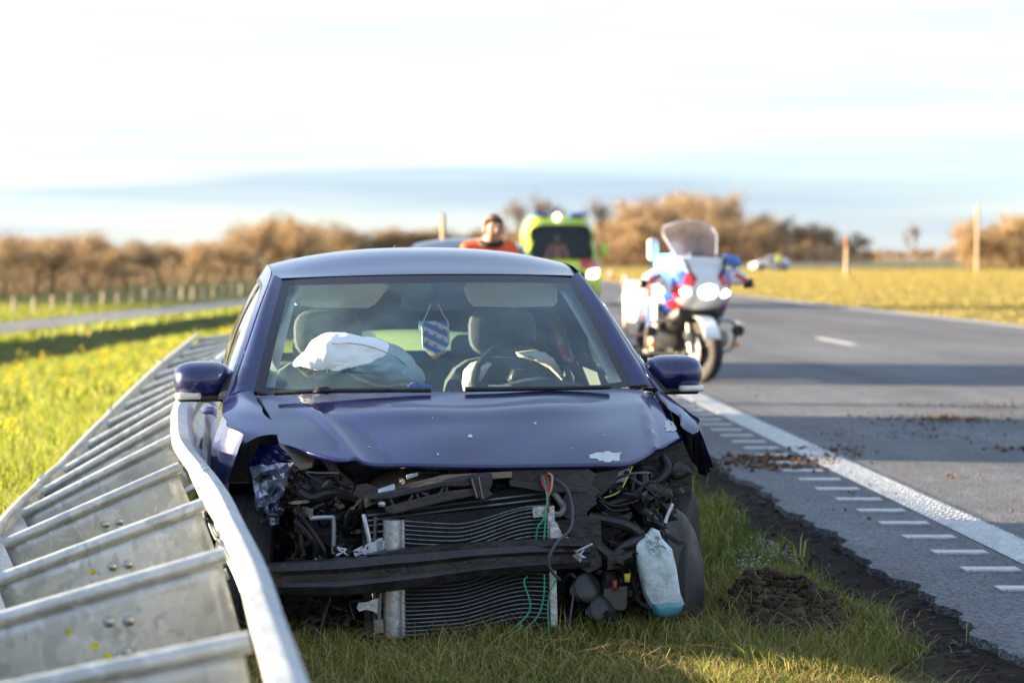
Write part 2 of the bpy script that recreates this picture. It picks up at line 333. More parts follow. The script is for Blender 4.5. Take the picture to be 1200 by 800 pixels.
# ------------------------------------------------------------------ soil crumbs, clods, grass
def blades(name, P, h, w, cols, lean=.35, droop=.3, mat_=None, dirn=None, segs=1):
    n = len(P); a = rng.uniform(0, 2 * np.pi, n); ld = rng.uniform(0, 2 * np.pi, n) if dirn is None else dirn
    d = np.stack([np.cos(a), np.sin(a), 0 * a], -1) * (w / 2)[:, None]
    l = np.stack([np.cos(ld), np.sin(ld), 0 * ld], -1) * (h * lean * rng.uniform(.2, 1.6, n))[:, None]
    up = np.zeros((n, 3)); up[:, 2] = h
    mid = P + up * .58 + l * .35; tip = P + up * (1 - droop * rng.uniform(0, 1, n)[:, None]) + l * 1.2
    v = np.stack([P - d, P + d, mid + d * .75, mid - d * .75, tip], 1).reshape(-1, 3)
    b = (np.arange(n) * 5)[:, None]
    f = np.concatenate([b + [0, 1, 2], b + [0, 2, 3], b + [3, 2, 4]], 0)
    return npmesh(name, v, f, mat_, np.repeat(cols, 5, 0), smooth=True)
GRASS = leafm('grass_blade', .42)
def gcol(n, mixes):
    # mixes: list of (weight, colour)
    w = np.array([q[0] for q in mixes], float); w /= w.sum(); k = rng.choice(len(mixes), n, p=w)
    c = np.array([q[1] for q in mixes])[k]; return c * rng.uniform(.65, 1.35, (n, 1)) * rng.uniform(.9, 1.1, (n, 3))
def scatter(n, x0, x1, y0, y1, keep=None, clump=0.):
    X = rng.uniform(x0, x1, n); Y = rng.uniform(y0, y1, n)
    k = np.ones(n, bool) if keep is None else keep(X, Y)
    X, Y = X[k], Y[k]; return np.stack([X, Y, zt(X, Y) - .01], -1)
def fbm(X, Y, f):
    return (np.sin(X * f + 1.3 * np.sin(Y * f * .7 + 2)) * np.sin(Y * f * 1.1 + 1.7 * np.sin(X * f * .6 + 1)) + .5 * np.sin(X * f * 2.3 + Y * f * 1.9)) / 1.5
def verge_keep(X, Y):
    s = X + RD * Y
    edge = 1.62 + .09 * np.sin(Y * 3.1) + .07 * np.sin(Y * 7.7 + 1) + .12 * (rng.uniform(0, 1, len(X)) > .93)
    return (s < edge) & (rng.uniform(0, 1, len(X)) > soil_mask(X, Y) * .97) & (X > -1.25 - .12 * (Y - 8))
GA, GB, GC, GD, GE = (.13, .18, .022), (.20, .22, .035), (.46, .36, .13), (.32, .24, .10), (.08, .14, .018)
P = scatter(95000, -1.6, 1.7, 6.2, 10.6, verge_keep)
n = len(P); tall = .55 + .55 * (fbm(P[:, 0], P[:, 1], 3.3) > .1) * rng.uniform(.3, 1, n)
tag(blades('verge_grass', P, tall * rng.uniform(.05, .135, n), rng.uniform(.0028, .0055, n), gcol(n, [(4, GA), (3.4, GB), (3.2, GC), (1.6, GD), (1.6, GE)]), .55, .35, GRASS), 'mixed green and straw grass on the verge around the wrecked car', 'grass', kind='stuff')
P = scatter(9000, -1.4, 1.6, 6.2, 9.6, verge_keep); n = len(P)
tag(blades('dry_stalks', P, rng.uniform(.03, .15, n), rng.uniform(.002, .004, n), gcol(n, [(3, GC), (1, (.42, .32, .15)), (1, GD)]), 1.8, .6, GRASS), 'dry straw stalks lying through the verge grass', 'grass', kind='stuff')
P = scatter(60000, -1.5, 1.4, 10.6, 26, lambda X, Y: verge_keep(X, Y) & (X + RD * Y > -2)); n = len(P)
tag(blades('verge_grass', P, rng.uniform(.05, .15, n), rng.uniform(.005, .011, n), gcol(n, [(4, GA), (3, GB), (2.4, GC), (1, GD), (2, GE)]), .5, .35, GRASS), 'rough verge grass running on behind the wrecked car beside the asphalt edge', 'grass', kind='stuff')
LA, LB, LC, LDk = (.24, .30, .03), (.33, .36, .05), (.42, .38, .11), (.15, .22, .025)
def left_keep(X, Y): return (X < np.where(Y < 11, -1.25 - .12 * (Y - 8), -1.6 - .045 * (Y - 11))) & (X > -.28 * Y - 1.0)
P1 = scatter(190000, -9, -.8, 4.5, 26, left_keep); P2 = scatter(195000, -22, 0, 26, 75, lambda X, Y: (X + RD * Y < 1.4) & (X > -.28 * Y - 1) & ((X - LD * Y > -13.3) | (X - LD * Y < -18.3)))
for P, hs, ws, nm in ((P1, (.09, .26), (.006, .013), 'meadow grass right behind the toppled guardrail'), (P2, (.12, .34), (.016, .035), 'meadow grass farther down the bank towards the ditch')):
    n = len(P); tall = .7 + .6 * np.clip(fbm(P[:, 0], P[:, 1], .9), 0, 1)
    tag(blades('meadow_grass', P, tall * rng.uniform(*hs, n), rng.uniform(*ws, n), gcol(n, [(3, LA), (4, LB), (1.5, LC), (1.6, LDk)]), .4, .3, GRASS), 'sunlit yellow-green ' + nm, 'grass', kind='stuff')
P = scatter(110000, -72, -4, 60, 240, lambda X, Y: (X > -.30 * Y) & (X < -1.2 - .05 * Y - 2) & ((X - LD * Y < -44) | (X - LD * Y > -36.3)) & ((X - LD * Y > -13.3) | (X - LD * Y < -18.3))); n = len(P)
tag(blades('field_grass', P, rng.uniform(.15, .4, n), rng.uniform(.05, .12, n), gcol(n, [(3, LA), (3, LB), (2, LC), (1.5, LDk)]), .5, .3, GRASS), 'far meadow grass either side of the side road', 'grass', kind='stuff')
P = scatter(210000, -2, 70, 24, 260, lambda X, Y: (X + RD * Y > 11.6) & (X < .28 * Y + 4)); n = len(P)
tag(blades('field_grass', P, rng.uniform(.03, .12, n), rng.uniform(.02, .06, n), gcol(n, [(4, (.42, .31, .08)), (2, (.30, .27, .07)), (2, (.48, .38, .16)), (1, (.15, .16, .03))]), .5, .3, GRASS), 'golden dry grass field across the carriageway', 'grass', kind='stuff')
# yellow rape flowers on tall stems
cand = scatter(5000, -9, -2, 13, 48, lambda X, Y: left_keep(X, Y) & (X - LD * Y < -3.8) & (fbm(X, Y, 1.3) > -.05))[:200]
vv, ff, cc = [], [], []
for p in cand:
    h = random.uniform(.22, .5); top = Vector(p) + Vector((random.uniform(-.06, .06), random.uniform(-.06, .06), h)); b = Vector(p); o = len(vv)
    w = .006; vv += [b + Vector((-w, 0, 0)), b + Vector((w, 0, 0)), top]; ff.append((o, o + 1, o + 2)); cc += [(.13, .18, .03)] * 3
    for k in range(16):
        c = top + Vector((random.gauss(0, .026), random.gauss(0, .026), random.uniform(-.10, .02))); q = Vector((random.gauss(0, 1), random.gauss(0, 1), random.gauss(0, 1))).normalized(); e = q.orthogonal().normalized(); g = q.cross(e); r = random.uniform(.009, .017)
        o = len(vv); vv += [c + e * r, c + g * r, c - e * r]; ff.append((o, o + 1, o + 2)); cc += [(.78, .60, .02)] * 3
tag(npmesh('yellow_flowers', np.array([tuple(q) for q in vv]), np.array(ff), GRASS, np.array(cc)), 'yellow wildflowers on tall stems in the meadow grass', 'flowers', kind='stuff')
# small white clover-like flowers along the soil edge
vv, ff, cc = [], [], []
cand = scatter(6000, .2, 1.6, 6.8, 12.5, lambda X, Y: (abs(X + RD * Y - 1.5) < .14) & (fbm(X, Y, 2.2) > .25))[:170]
for p in cand:
    c0 = Vector(p) + Vector((0, 0, random.uniform(.015, .06)))
    for k in range(7):
        c = c0 + Vector((random.gauss(0, .012), random.gauss(0, .012), random.gauss(0, .006))); q = Vector((random.gauss(0, .6), random.gauss(0, .6), 1)).normalized(); e = q.orthogonal().normalized(); g = q.cross(e); r = random.uniform(.003, .007)
        o = len(vv); vv += [c + e * r, c + g * r, c - e * r, c - g * r]; ff += [(o, o + 1, o + 2), (o, o + 2, o + 3)]; cc += [(.62, .62, .56) if k < 4 else (.12, .17, .05)] * 4
tag(npmesh('white_flowers', np.array([tuple(q) for q in vv]), np.array(ff), GRASS, np.array(cc)), 'tiny white flowers along the edge of the bare soil strip', 'flowers', kind='stuff')
# crumbs of soil and broken asphalt
def crumbs(name, P, r, cols, mat_):
    g = 1.618; octa = np.array([[-1, g, 0], [1, g, 0], [-1, -g, 0], [1, -g, 0], [0, -1, g], [0, 1, g], [0, -1, -g], [0, 1, -g], [g, 0, -1], [g, 0, 1], [-g, 0, -1], [-g, 0, 1]]) / 1.9
    of = np.array([[0, 11, 5], [0, 5, 1], [0, 1, 7], [0, 7, 10], [0, 10, 11], [1, 5, 9], [5, 11, 4], [11, 10, 2], [10, 7, 6], [7, 1, 8], [3, 9, 4], [3, 4, 2], [3, 2, 6], [3, 6, 8], [3, 8, 9], [4, 9, 5], [2, 4, 11], [6, 2, 10], [8, 6, 7], [9, 8, 1]])
    n = len(P); v = octa[None] * rng.uniform(.65, 1.25, (n, 12, 1)) * rng.uniform(.6, 1.3, (n, 1, 3)); v = v * r[:, None, None] * np.array([1, 1, .75]) + P[:, None]
    f = of[None] + (np.arange(n) * 12)[:, None, None]
    return npmesh(name, v.reshape(-1, 3), f.reshape(-1, 3), mat_, np.repeat(cols, 12, 0), smooth=False)
CRUMB = leafm('crumb', 0., .95)
P = scatter(45000, -.5, 2.0, 6.5, 20, lambda X, Y: (np.abs(X + RD * Y - 1.79) < .13 + .06 * rng.uniform(0, 1, len(X)) ** 3)); n = len(P)
tag(crumbs('broken_asphalt', P + [0, 0, .006], np.minimum(rng.gamma(1.2, .0045, n) + .002, .022), gcol(n, [(5, (.020, .018, .018)), (2, (.07, .066, .062)), (2, (.05, .034, .022))]), CRUMB), 'black crumbled asphalt and soil strip along the carriageway edge', 'gravel', kind='stuff')
th = rng.uniform(0, 2 * np.pi, 26000); rr = np.sqrt(rng.uniform(0, 1, 26000))
X = .97 + .27 * rr * np.cos(th) - .10 * np.sin(th * 2); Y = 9.05 + .5 * rr * np.sin(th); k = (X > .74); X, Y, rr = X[k], Y[k], rr[k]
P = np.stack([X, Y, zt(X, Y) + .05 * np.abs(fbm(X, Y, 16)) * (1 - rr) + .004 + .05 * (1 - rr) * rng.uniform(0, 1, len(X)) ** 2], -1); n = len(P)
tag(crumbs('churned_soil', P, np.minimum(rng.gamma(1.2, .0055, n) + .002, .028), gcol(n, [(6, (.050, .033, .022)), (3, (.085, .058, .038)), (1, (.025, .017, .012))]), CRUMB), 'churned dark soil heap thrown up beside the front wheel', 'soil', kind='stuff')
# dirt dropped on the carriageway: a smear that crosses the lane and loose clods
pts = []
def dz(px, py): return CAMZ * F / (py - HOR)
for (px, py, n, rad, r) in [(915, 540, 420, .16, .011), (905, 548, 160, .12, .012), (965, 528, 180, .13, .008), (1040, 512, 160, .25, .005), (1110, 492, 420, .22, .008), (1172, 477, 160, .28, .007), (1192, 527, 60, .07, .012), (1070, 500, 120, .3, .005), (1130, 560, 14, .06, .01), (1060, 565, 40, .6, .006), (1150, 590, 60, .8, .005), (980, 470, 40, 1.2, .006)]:
    y = dz(px, py); x = (px - 600) / F * y
    for k in range(n): pts.append((x + random.gauss(0, rad * 1.3), y + random.gauss(0, rad * 1.2), abs(random.gauss(0, .006)) + .004, r))
pts = np.array(pts); n = len(pts)
tag(crumbs('road_dirt', pts[:, :3], rng.gamma(2, .5, n) * pts[:, 3] * .62 + .002, gcol(n, [(4, (.17, .085, .035)), (3, (.09, .05, .025)), (1, (.04, .03, .02))]), CRUMB), 'orange-brown dirt scattered across the edge line and lane', 'dirt', kind='stuff')
# ------------------------------------------------------------------ car bodies
CARLOC, CARROT = (-.063, 8.065, -.211), (-.0084, -.0085, .1303)
CM = Matrix.Translation(CARLOC) @ Euler(CARROT).to_matrix().to_4x4(); CMI = CM.inverted()
CAM_L = CMI @ Vector((0, 0, CAMZ))
def L(px, py, ly):
    d = CMI.to_3x3() @ ray(px, py); return CAM_L + d * ((ly - CAM_L.y) / d.y)
def pillow(mb, outline, depth, p=2.0, rings=5, noise=0., back=True, ax=Vector((0, 1, 0))):
    # outline: 3D points; bulges towards -ax (front) and +ax (back)
    c = sum(outline, Vector()) / len(outline); n = len(outline); R_ = []
    ks = [math.sin(math.pi / 2 * k / rings) for k in range(rings, 0, -1)]
    front = [[c + (q - c) * r - ax * depth * (1 - r ** p) ** (1 / p) for q in outline] for r in ks]
    bk = [[c + (q - c) * r + ax * depth * (1 - r ** p) ** (1 / p) for q in outline] for r in ks]
    rings_ = list(reversed(front)) + (bk[1:] if back else [])
    if noise: rings_ = [[q + Vector((random.gauss(0, noise), random.gauss(0, noise), random.gauss(0, noise))) for q in r] for r in rings_]
    return mb.loft(rings_, cap=True)
def rrect(x0, y0, x1, y1, r, n=4):
    out = []
    for cx_, cy_, a0 in ((x1 - r, y0 + r, -90), (x1 - r, y1 - r, 0), (x0 + r, y1 - r, 90), (x0 + r, y0 + r, 180)):
        for k in range(n + 1): a = R(a0 + 90 * k / n); out.append((cx_ + r * math.cos(a), cy_ + r * math.sin(a)))
    return out
def dense(pts, k=12): return crom([Vector(p) for p in pts], k)
RAIL = np.array([tuple(q) for q in dense([(.79, 1.30, .94), (.735, 1.5, 1.075), (.665, 1.75, 1.255), (.607, 2.0, 1.385), (.60, 2.3, 1.425), (.598, 2.7, 1.43), (.59, 3.2, 1.40), (.58, 3.6, 1.33), (.60, 3.85, 1.20), (.65, 4.06, 1.02)])])
def rail(y): return Vector((np.interp(y, RAIL[:, 1], RAIL[:, 0]), y, np.interp(y, RAIL[:, 1], RAIL[:, 2])))
def wb(y): return float(np.interp(y, [.25, .45, .65, .9, 1.5, 3.0, 3.6, 4.0, 4.18], [.70, .795, .85, .876, .882, .882, .868, .81, .72]))
def zb(y): return float(np.interp(y, [.25, .6, .9, 1.3, 2.5, 3.5, 4.15], [.74, .83, .885, .94, .985, 1.015, 1.02]))
def pz(z): return float(np.interp(z, [.14, .22, .34, .50, .60, .66, .80, .93, 1.03], [.90, .955, .985, 1.0, 1.0, .992, .975, .925, .885]))
def side(y, z): return wb(y) * pz(z)
def swall(y, t, sg):
    B = Vector((side(y, zb(y)) - .004, y, zb(y))); q = B.lerp(rail(y), t); q.x += .028 * math.sin(math.pi * t); q.x *= sg; return q
def wind(u, v):
    b = Vector((.70 * u, 1.33 - .29 * (1 - u * u), .965 - .035 * (1 - u * u))); t = Vector((.565 * u, 1.95 - .15 * (1 - u * u), 1.372 + .010 * (1 - u * u)))
    q = b.lerp(t, v); q.y -= .03 * math.sin(math.pi * v); q.z += .012 * math.sin(math.pi * v); return q
def roofp(u, w):
    yf = 1.81 + .16 * u * u; y = lerp(yf, 3.72 - .12 * (1 - u * u) * 0, w)
    k = min(1, w * 2.6); r = rail(max(y, 1.98)); x = u * r.x
    z0 = lerp(1.375 + .012 * (1 - u * u), r.z + .066 * (1 - abs(u) ** 2.4), 1 - (1 - k) ** 4.5); return Vector((x, y, z0))
def rear_g(u, v):
    t = Vector((.56 * u, 3.74 + .02 * (1 - u * u), 1.315 + .05 * (1 - u * u))); b = Vector((.63 * u, 4.06 + .05 * (1 - u * u), 1.0 + .0 * u)); q = t.lerp(b, v); q.y += .03 * math.sin(math.pi * v); return q
ARCH = ((.88, .315, .345), (3.46, .315, .345))
def archskip(y, z): return any((y - a) ** 2 + (z - b) ** 2 < r * r for a, b, r in ARCH)
fr = lambda a, b, n: [a + (b - a) * i / n for i in range(n + 1)]
def wheel(parent, M, tyre_m, rim_m, r=.315, w=.20, spokes=5, name='wheel'):
    e = empty(name); e.parent = parent; e.matrix_local = M
    mb = MB(); h = w / 2; I4 = Matrix.Identity(4)
    mb.lathe([(r * .66, -h * .85), (r * .80, -h), (r * .93, -h * .93), (r * .985, -h * .7), (r, -h * .5), (r, -h * .06), (r * .978, -h * .05), (r * .978, h * .05), (r, h * .06), (r, h * .5), (r * .985, h * .7), (r * .93, h * .93), (r * .80, h), (r * .66, h * .85)], I4, 40)
    mb.build('tyre', tyre_m, e)
    mb = MB(); mb.lathe([(r * .68, -h * .8), (r * .67, -h * .2), (r * .60, h * .3), (r * .66, h * .82), (r * .69, h * .8)], I4, 40)
    for k in range(spokes):
        a = 2 * math.pi * k / spokes
        for da in (-.13, .13):
            mb.tube([Vector((math.cos(a) * .05, math.sin(a) * .05, h * .66)), Vector((math.cos(a + da) * r * .63, math.sin(a + da) * r * .63, h * .62))], .016, 6)
    mb.lathe([(.001, h * .2), (.06, h * .3), (.055, h * .75), (.02, h * .82), (.001, h * .82)], I4, 16)
    mb.build('rim', rim_m, e); return e
def build_car(root, M, damaged=False):
    p = root
    for sg, nm in ((-1, 'l'), (1, 'r')):
        # lower side panels
        segs = [('front_fender', .70 if damaged else .30, 1.302), ('front_door', 1.308, 2.272), ('rear_door', 2.278, 3.235), ('quarter_panel', 3.241, 4.14)]
        for name, y0, y1 in segs:
            zl = .16
            def fn(y, t, y0=y0, name=name, sg=sg):
                z = lerp(.16 if name != 'front_fender' or not damaged else .30, zb(y), t); x = side(y, z)
                if abs(z - .62) < .035: x -= .006 * (1 - abs(z - .62) / .035)
                if damaged and name == 'front_fender':
                    k = max(0, (1.12 - y) / .5); x += k * (.012 * math.sin(y * 31 + z * 9) + .008 * math.sin(z * 27 + y * 11)) + (.02 * k * k if sg > 0 else -.07 * k * k)
                return Vector((sg * x, y, z))
            mb = MB(); ny = int((y1 - y0) / .03) + 1
            sk = lambda y, t, name=name, sg=sg: archskip(y, lerp(.16 if name != 'front_fender' or not damaged else .30, zb(y), t)) or (damaged and name == 'front_fender' and sg > 0 and lerp(.30, zb(y), t) < .665 + .03 * math.sin(y * 20))
            mb.grid(fn, fr(y0, y1, ny), fr(0, 1, 26), sk)
            if name == 'front_fender':
                def ft(y, t, sg=sg):
                    xs = side(y, zb(y)); xh = np.interp(y, [.3, 1.302], [.655, .705]) if not (damaged and sg > 0) else .775; x = lerp(xs, xh, t); z = zb(y) + .03 * math.sin(t * math.pi * .55)
                    if damaged: k = max(0, (1.12 - y) / .5); x += k * .018 * math.sin(y * 25 + t * 4) + (.02 * k * k if sg > 0 else -.07 * k * k); z -= k * k * (.03 if sg > 0 else .045) + (.035 * t if sg > 0 else 0)
                    return Vector((sg * x, y, z))
                mb.grid(ft, fr(y0, y1, ny), fr(0, 1, 5))
            o = mb.build(name, M['paint'], p)
            if 'door' in name:
                h = MB(); hy = y1 - .16
                for k in range(2): h.tube([Vector((sg * (side(hy, .86) + a), hy + b, .86)) for a, b in ((-.005, -.085), (.03, -.06), (.034, 0), (.03, .06), (-.005, .085))], .012, 8, sub=3)
                h.build('door_handle', M['paint'], o)
            # sill / door card behind the skin
        for a, b, r in ARCH:
            mb = MB()
            if not (damaged and a < 1):
                mb.tube([Vector((sg * (side(a + r * math.cos(t), b + r * math.sin(t)) - .004), a + r * math.cos(t), b + r * math.sin(t))) for t in np.linspace(R(-18), R(198), 30)], .016, 6)
            def liner(t, w, a=a, b=b, r=r, sg=sg): return Vector((sg * lerp(.84, .52, w), a + (r + .012) * math.cos(t), b + (r + .012) * math.sin(t)))
            mb.grid(liner, list(np.linspace(R(-25), R(95 if damaged and a < 1 else 205), 24)), [0, .5, 1]); mb.build('wheel_arch', M['black'], p)
        mb = MB(); mb.grid(lambda y, t, sg=sg: Vector((sg * (side(y, lerp(.2, zb(y), t)) - .055), y, lerp(.2, zb(y) - .005, t))), fr(1.32, 3.9, 20), fr(0, 1, 6), archskip); mb.build('door_card', M['trim'], p)
        # greenhouse
        mb = MB(); g1 = mb.grid(lambda y, t, sg=sg: swall(y, t, sg), fr(1.47, 2.215, 12), fr(.04, .86, 6)); mb.build('side_glass', M['glass'], p)
        mb = MB(); mb.grid(lambda y, t, sg=sg: swall(y, t, sg), fr(2.325, 3.27, 12), fr(.04, .86, 6)); mb.build('side_glass', M['glass'], p)
        mb = MB(); mb.grid(lambda y, t, sg=sg: swall(y, t, sg) + Vector((sg * .004, 0, 0)), fr(2.215, 2.325, 2), fr(0, .87, 6)); mb.build('b_pillar', M['black'], p)
        mb = MB(); mb.grid(lambda y, t, sg=sg: swall(y, t, sg) + Vector((sg * .006, 0, 0)), fr(1.30, 3.3, 40), fr(-.02, .04, 2)); mb.grid(lambda y, t, sg=sg: swall(y, t, sg) + Vector((sg * .005, 0, 0)), fr(1.47, 3.3, 40), fr(.845, .875, 2)); mb.grid(lambda y, t, sg=sg: swall(y, t, sg) + Vector((sg * .005, 0, 0)), fr(1.30, 1.47, 3), fr(.04, .875, 4)); mb.build('window_trim', M['black'], p)
        mb = MB(); mb.grid(lambda y, t, sg=sg: swall(y, t, sg) + Vector((sg * .004, 0, 0)), fr(1.30, 3.3, 50), fr(.875, 1.0, 3)); mb.build('roof_rail', M['paint'], p)
        mb = MB(); mb.grid(lambda y, t, sg=sg: swall(y, t, sg), fr(3.27, 4.04, 16), fr(0, 1.0, 8)); mb.build('c_pillar', M['paint'], p)
        def ap(v, t, sg=sg):
            a = wind(1, v); r = rail(lerp(1.315, 1.995, v)); q = a.lerp(r, t); n = Vector((.45, -.6, .5)); q += n * .022 * math.sin(math.pi * t); q.x *= sg; return q
        mb = MB(); mb.grid(ap, fr(0, 1, 20), fr(0, 1, 5)); o = mb.build('a_pillar', M['paint'], p)
        mb = MB(); mb.grid(lambda v, t, sg=sg: Vector((sg * (wind(.985, v).x + .0 - .06 * (1 - t)), lerp(wind(.985, v).y, rail(lerp(1.315, 1.995, v)).y, t) + .035, wind(.985, v).z - .01)), fr(0, 1, 12), fr(0, 1, 2)); mb.build('pillar_trim', M['head'], p)
    mb = MB(); us = fr(-1, 1, 24); mb.grid(roofp, us, fr(0, 1, 24)); o = mb.build('roof', M['paint'], p)
    mb = MB(); mb.grid(lambda u, w: roofp(u * .97, w) - Vector((0, -.01, .035)), us, fr(.02, 1, 10)); mb.build('headliner', M['head'], p)
    mb = MB(); mb.tube([Vector((0, 3.35, 1.455)), Vector((0, 3.41, 1.50)), Vector((0, 3.45, 1.515))], [.02, .012, .007], 8); mb.build('antenna', M['black'], o)
    # windscreen with printed border
    mb = MB(); mb.grid(wind, fr(-.945, .945, 24), fr(.045, .93, 12)); mb.build('windscreen', M['wglass'], p)
    mb = MB(); q = lambda u, v: wind(u, v)
    for ua, ub, va, vb_ in ((-1, -.945, 0, 1), (.945, 1, 0, 1), (-.945, .945, 0, .045), (-.945, .945, .93, 1.0)):
        mb.grid(q, fr(ua, ub, 2 if abs(ub - ua) < .5 else 24), fr(va, vb_, 12 if vb_ - va > .5 else 2))
    mb.build('windscreen_border', M['frit'], p)
    mb = MB(); mb.grid(rear_g, fr(-.92, .92, 12), fr(.06, .92, 6)); mb.build('rear_window', M['wglass2'], p)
    mb = MB(); mb.grid(rear_g, fr(-1, 1, 14), fr(-.08, .06, 2)); mb.grid(rear_g, fr(-1, -.92, 2), fr(.06, .92, 6)); mb.grid(rear_g, fr(.92, 1, 2), fr(.06, .92, 6))
    def tg(u, v): z = lerp(1.0, .52, v); return Vector((u * lerp(.64, .70, v), lerp(4.06, 4.16, min(1, v * 2)) + .05 * (1 - u * u), z))
    mb.grid(rear_g, fr(-1, 1, 14), fr(.92, 1, 2)); mb.grid(tg, fr(-1, 1, 14), fr(0, 1, 6)); mb.build('tailgate', M['paint'], p)
    def rbp(u, v): a = u * math.pi / 2; z = lerp(.55, .2, v); return Vector((.86 * pz(z) * math.sin(a), 3.98 + .24 * math.cos(a) ** .6 - .05 * v, z))
    mb = MB(); mb.grid(rbp, fr(-1, 1, 20), fr(0, 1, 5)); mb.build('rear_bumper', M['paint'], p)
    for sg in (-1, 1):
        mb = MB(); mb.grid(lambda u, v, sg=sg: Vector((sg * lerp(.62, .81, u), lerp(4.15, 4.0, u * u) + .012, lerp(.72, .98, v))), fr(0, 1, 6), fr(0, 1, 4)); mb.build('tail_light', M['redlens'], p)
    mb = MB(); mb.box((0, 2.5, .20), (1.55, 3.0, .06)); mb.box((0, 3.9, .3), (1.4, .5, .2)); mb.build('floor_pan', M['black'], p)
    mb = MB()
    def dash(u, v):
        x = u * .70; hump = .05 * math.exp(-((x - .36) / .16) ** 2)
        pts = [(1.06 + .27 * u * u, .915), (1.2 + .2 * u * u, .935), (1.42, .95), (1.50, .94), (1.55, .86), (1.52, .72), (1.42, .5), (1.3, .3)]
        i = min(int(v * 7), 6); t = v * 7 - i; a, b = pts[i], pts[i + 1]
        return Vector((x, lerp(a[0], b[0], t), lerp(a[1], b[1], t) + (hump if .15 < v < .6 else 0)))
    mb.grid(dash, fr(-1, 1, 28), fr(0, 1, 14)); mb.build('dashboard', M['dash'], p)
    # seats
    for x, y in ((-.36, 2.25), (.36, 2.25)):
        s = empty('seat'); s.parent = p; s.location = (x, y, .25)
        mb = MB(); pillow(mb, [Vector((a, 0, b)) for a, b in rrect(-.26, .22, .26, .82, .16)], .09, 4, 5); o = mb.build('seat_back', M['fabric'], s); o.rotation_euler.x = R(-14)
        mb = MB(); pillow(mb, [Vector((a, 0, b)) for a, b in rrect(-.14, -.10, .14, .095, .07)], .055, 3, 5); o = mb.build('headrest', M['fabric'], s); o.location = (0, .25, .90); o.rotation_euler.x = R(-8)
        [MB().tube([Vector((a, .20, .7)), Vector((a, .25, .88))], .007, 6).build('headrest_post', M['steel'], s) for a in (-.06, .06)]
        mb = MB(); pillow(mb, [Vector((a, b, .16)) for a, b in rrect(-.25, -.45, .25, .08, .08)], .09, 4, 4, ax=Vector((0, 0, 1))); mb.build('seat_cushion', M['fabric'], s)
    mb = MB(); pillow(mb, [Vector((a, 3.2, b)) for a, b in rrect(-.62, .45, .62, 1.02, .1)], .09, 4, 5)
    for x in (-.35, .35): pillow(mb, [Vector((a, 3.3, b)) for a, b in rrect(x - .12, 1.01, x + .12, 1.12, .05)], .05, 3, 4)
    mb.build('rear_seat', M['fabric'], p)
    # mirrors
    for sg in (-1, 1):
        mb = MB(); c = Vector((sg * .882, 1.46, 1.005)); W, H = .106, .068; rings = []
        for k in range(9):
            t = k / 8; y = -.075 + .13 * t; s_ = (1 - (1 - t) ** 2.6) ** .5 * .96 + .04
            rings.append([c + Vector((sg * .012 * (1 - t) + W * s_ * np.sign(math.cos(a)) * abs(math.cos(a)) ** .62, y + sg * 0, H * s_ * np.sign(math.sin(a)) * abs(math.sin(a)) ** .7 * (1.0 + (.12 * -sg * sg * math.cos(a) * 0)))) for a in np.linspace(0, 2 * math.pi, 28, endpoint=False)])
        mb.loft(rings, cap=True); o = mb.build('wing_mirror', M['paint'], p)
        mb = MB(); mb.box((c.x, c.y + .058, c.z), (W * 1.75, .006, H * 1.7)); mb.build('mirror_glass', M['mirror'], o)
        mb = MB(); pillow(mb, [Vector((c.x + sg * (-a), 1.46, b)) for a, b in rrect(-.095, .925, .13, .955, .012)], .045, 3, 4); mb.build('mirror_foot', M['black'], o)
        mb = MB(); pillow(mb, [Vector((c.x + sg * a, 1.425, b)) for a, b in rrect(.005, .936, .104, .962, .01)], .04, 3, 4); mb.build('indicator_lens', M['lens'], o)
    for x in (-1, 1):
        for y in (.88, 3.46):
            if damaged and y < 1: continue
            wheel(p, Matrix.Translation((x * .775, y, .315)) @ Matrix.Rotation(x * math.pi / 2, 4, 'Y'), M['tyre'], M['rim'])
    if not damaged:
        def hd(u, v): y = lerp(1.10 + .2 * u * u, .24 + .22 * u * u, v); return Vector((u * lerp(.70, .66, v), y, lerp(.945, .76, v ** 1.3) + .035 * (1 - u * u) - .0 * v))
        mb = MB(); mb.grid(hd, fr(-1, 1, 16), fr(0, 1, 12)); mb.build('bonnet', M['paint'], p)
        def fb(u, v): a = u * math.pi / 2; z = lerp(.76, .2, v); return Vector((.87 * pz(z) * math.sin(a) , .42 - .38 * math.cos(a) ** .7 + .05 * abs(v - .6), z))
        mb = MB(); mb.grid(fb, fr(-1, 1, 24), fr(0, 1, 8)); mb.build('front_bumper', M['paint'], p)
        mb = MB(); mb.grid(lambda u, v: fb(u * .5, .08 + .22 * v) - Vector((0, .012, 0)), fr(-1, 1, 10), fr(0, 1, 3)); mb.grid(lambda u, v: fb(u * .55, .6 + .25 * v) - Vector((0, .012, 0)), fr(-1, 1, 10), fr(0, 1, 3)); mb.build('grille', M['black'], p)
        for sg in (-1, 1):
            mb = MB(); mb.grid(lambda u, v: fb(sg * (.52 + .3 * u), .02 + .24 * v) - Vector((0, .014, 0)), fr(0, 1, 8), fr(0, 1, 3)); mb.build('headlight', M['lens'], p)
    return root

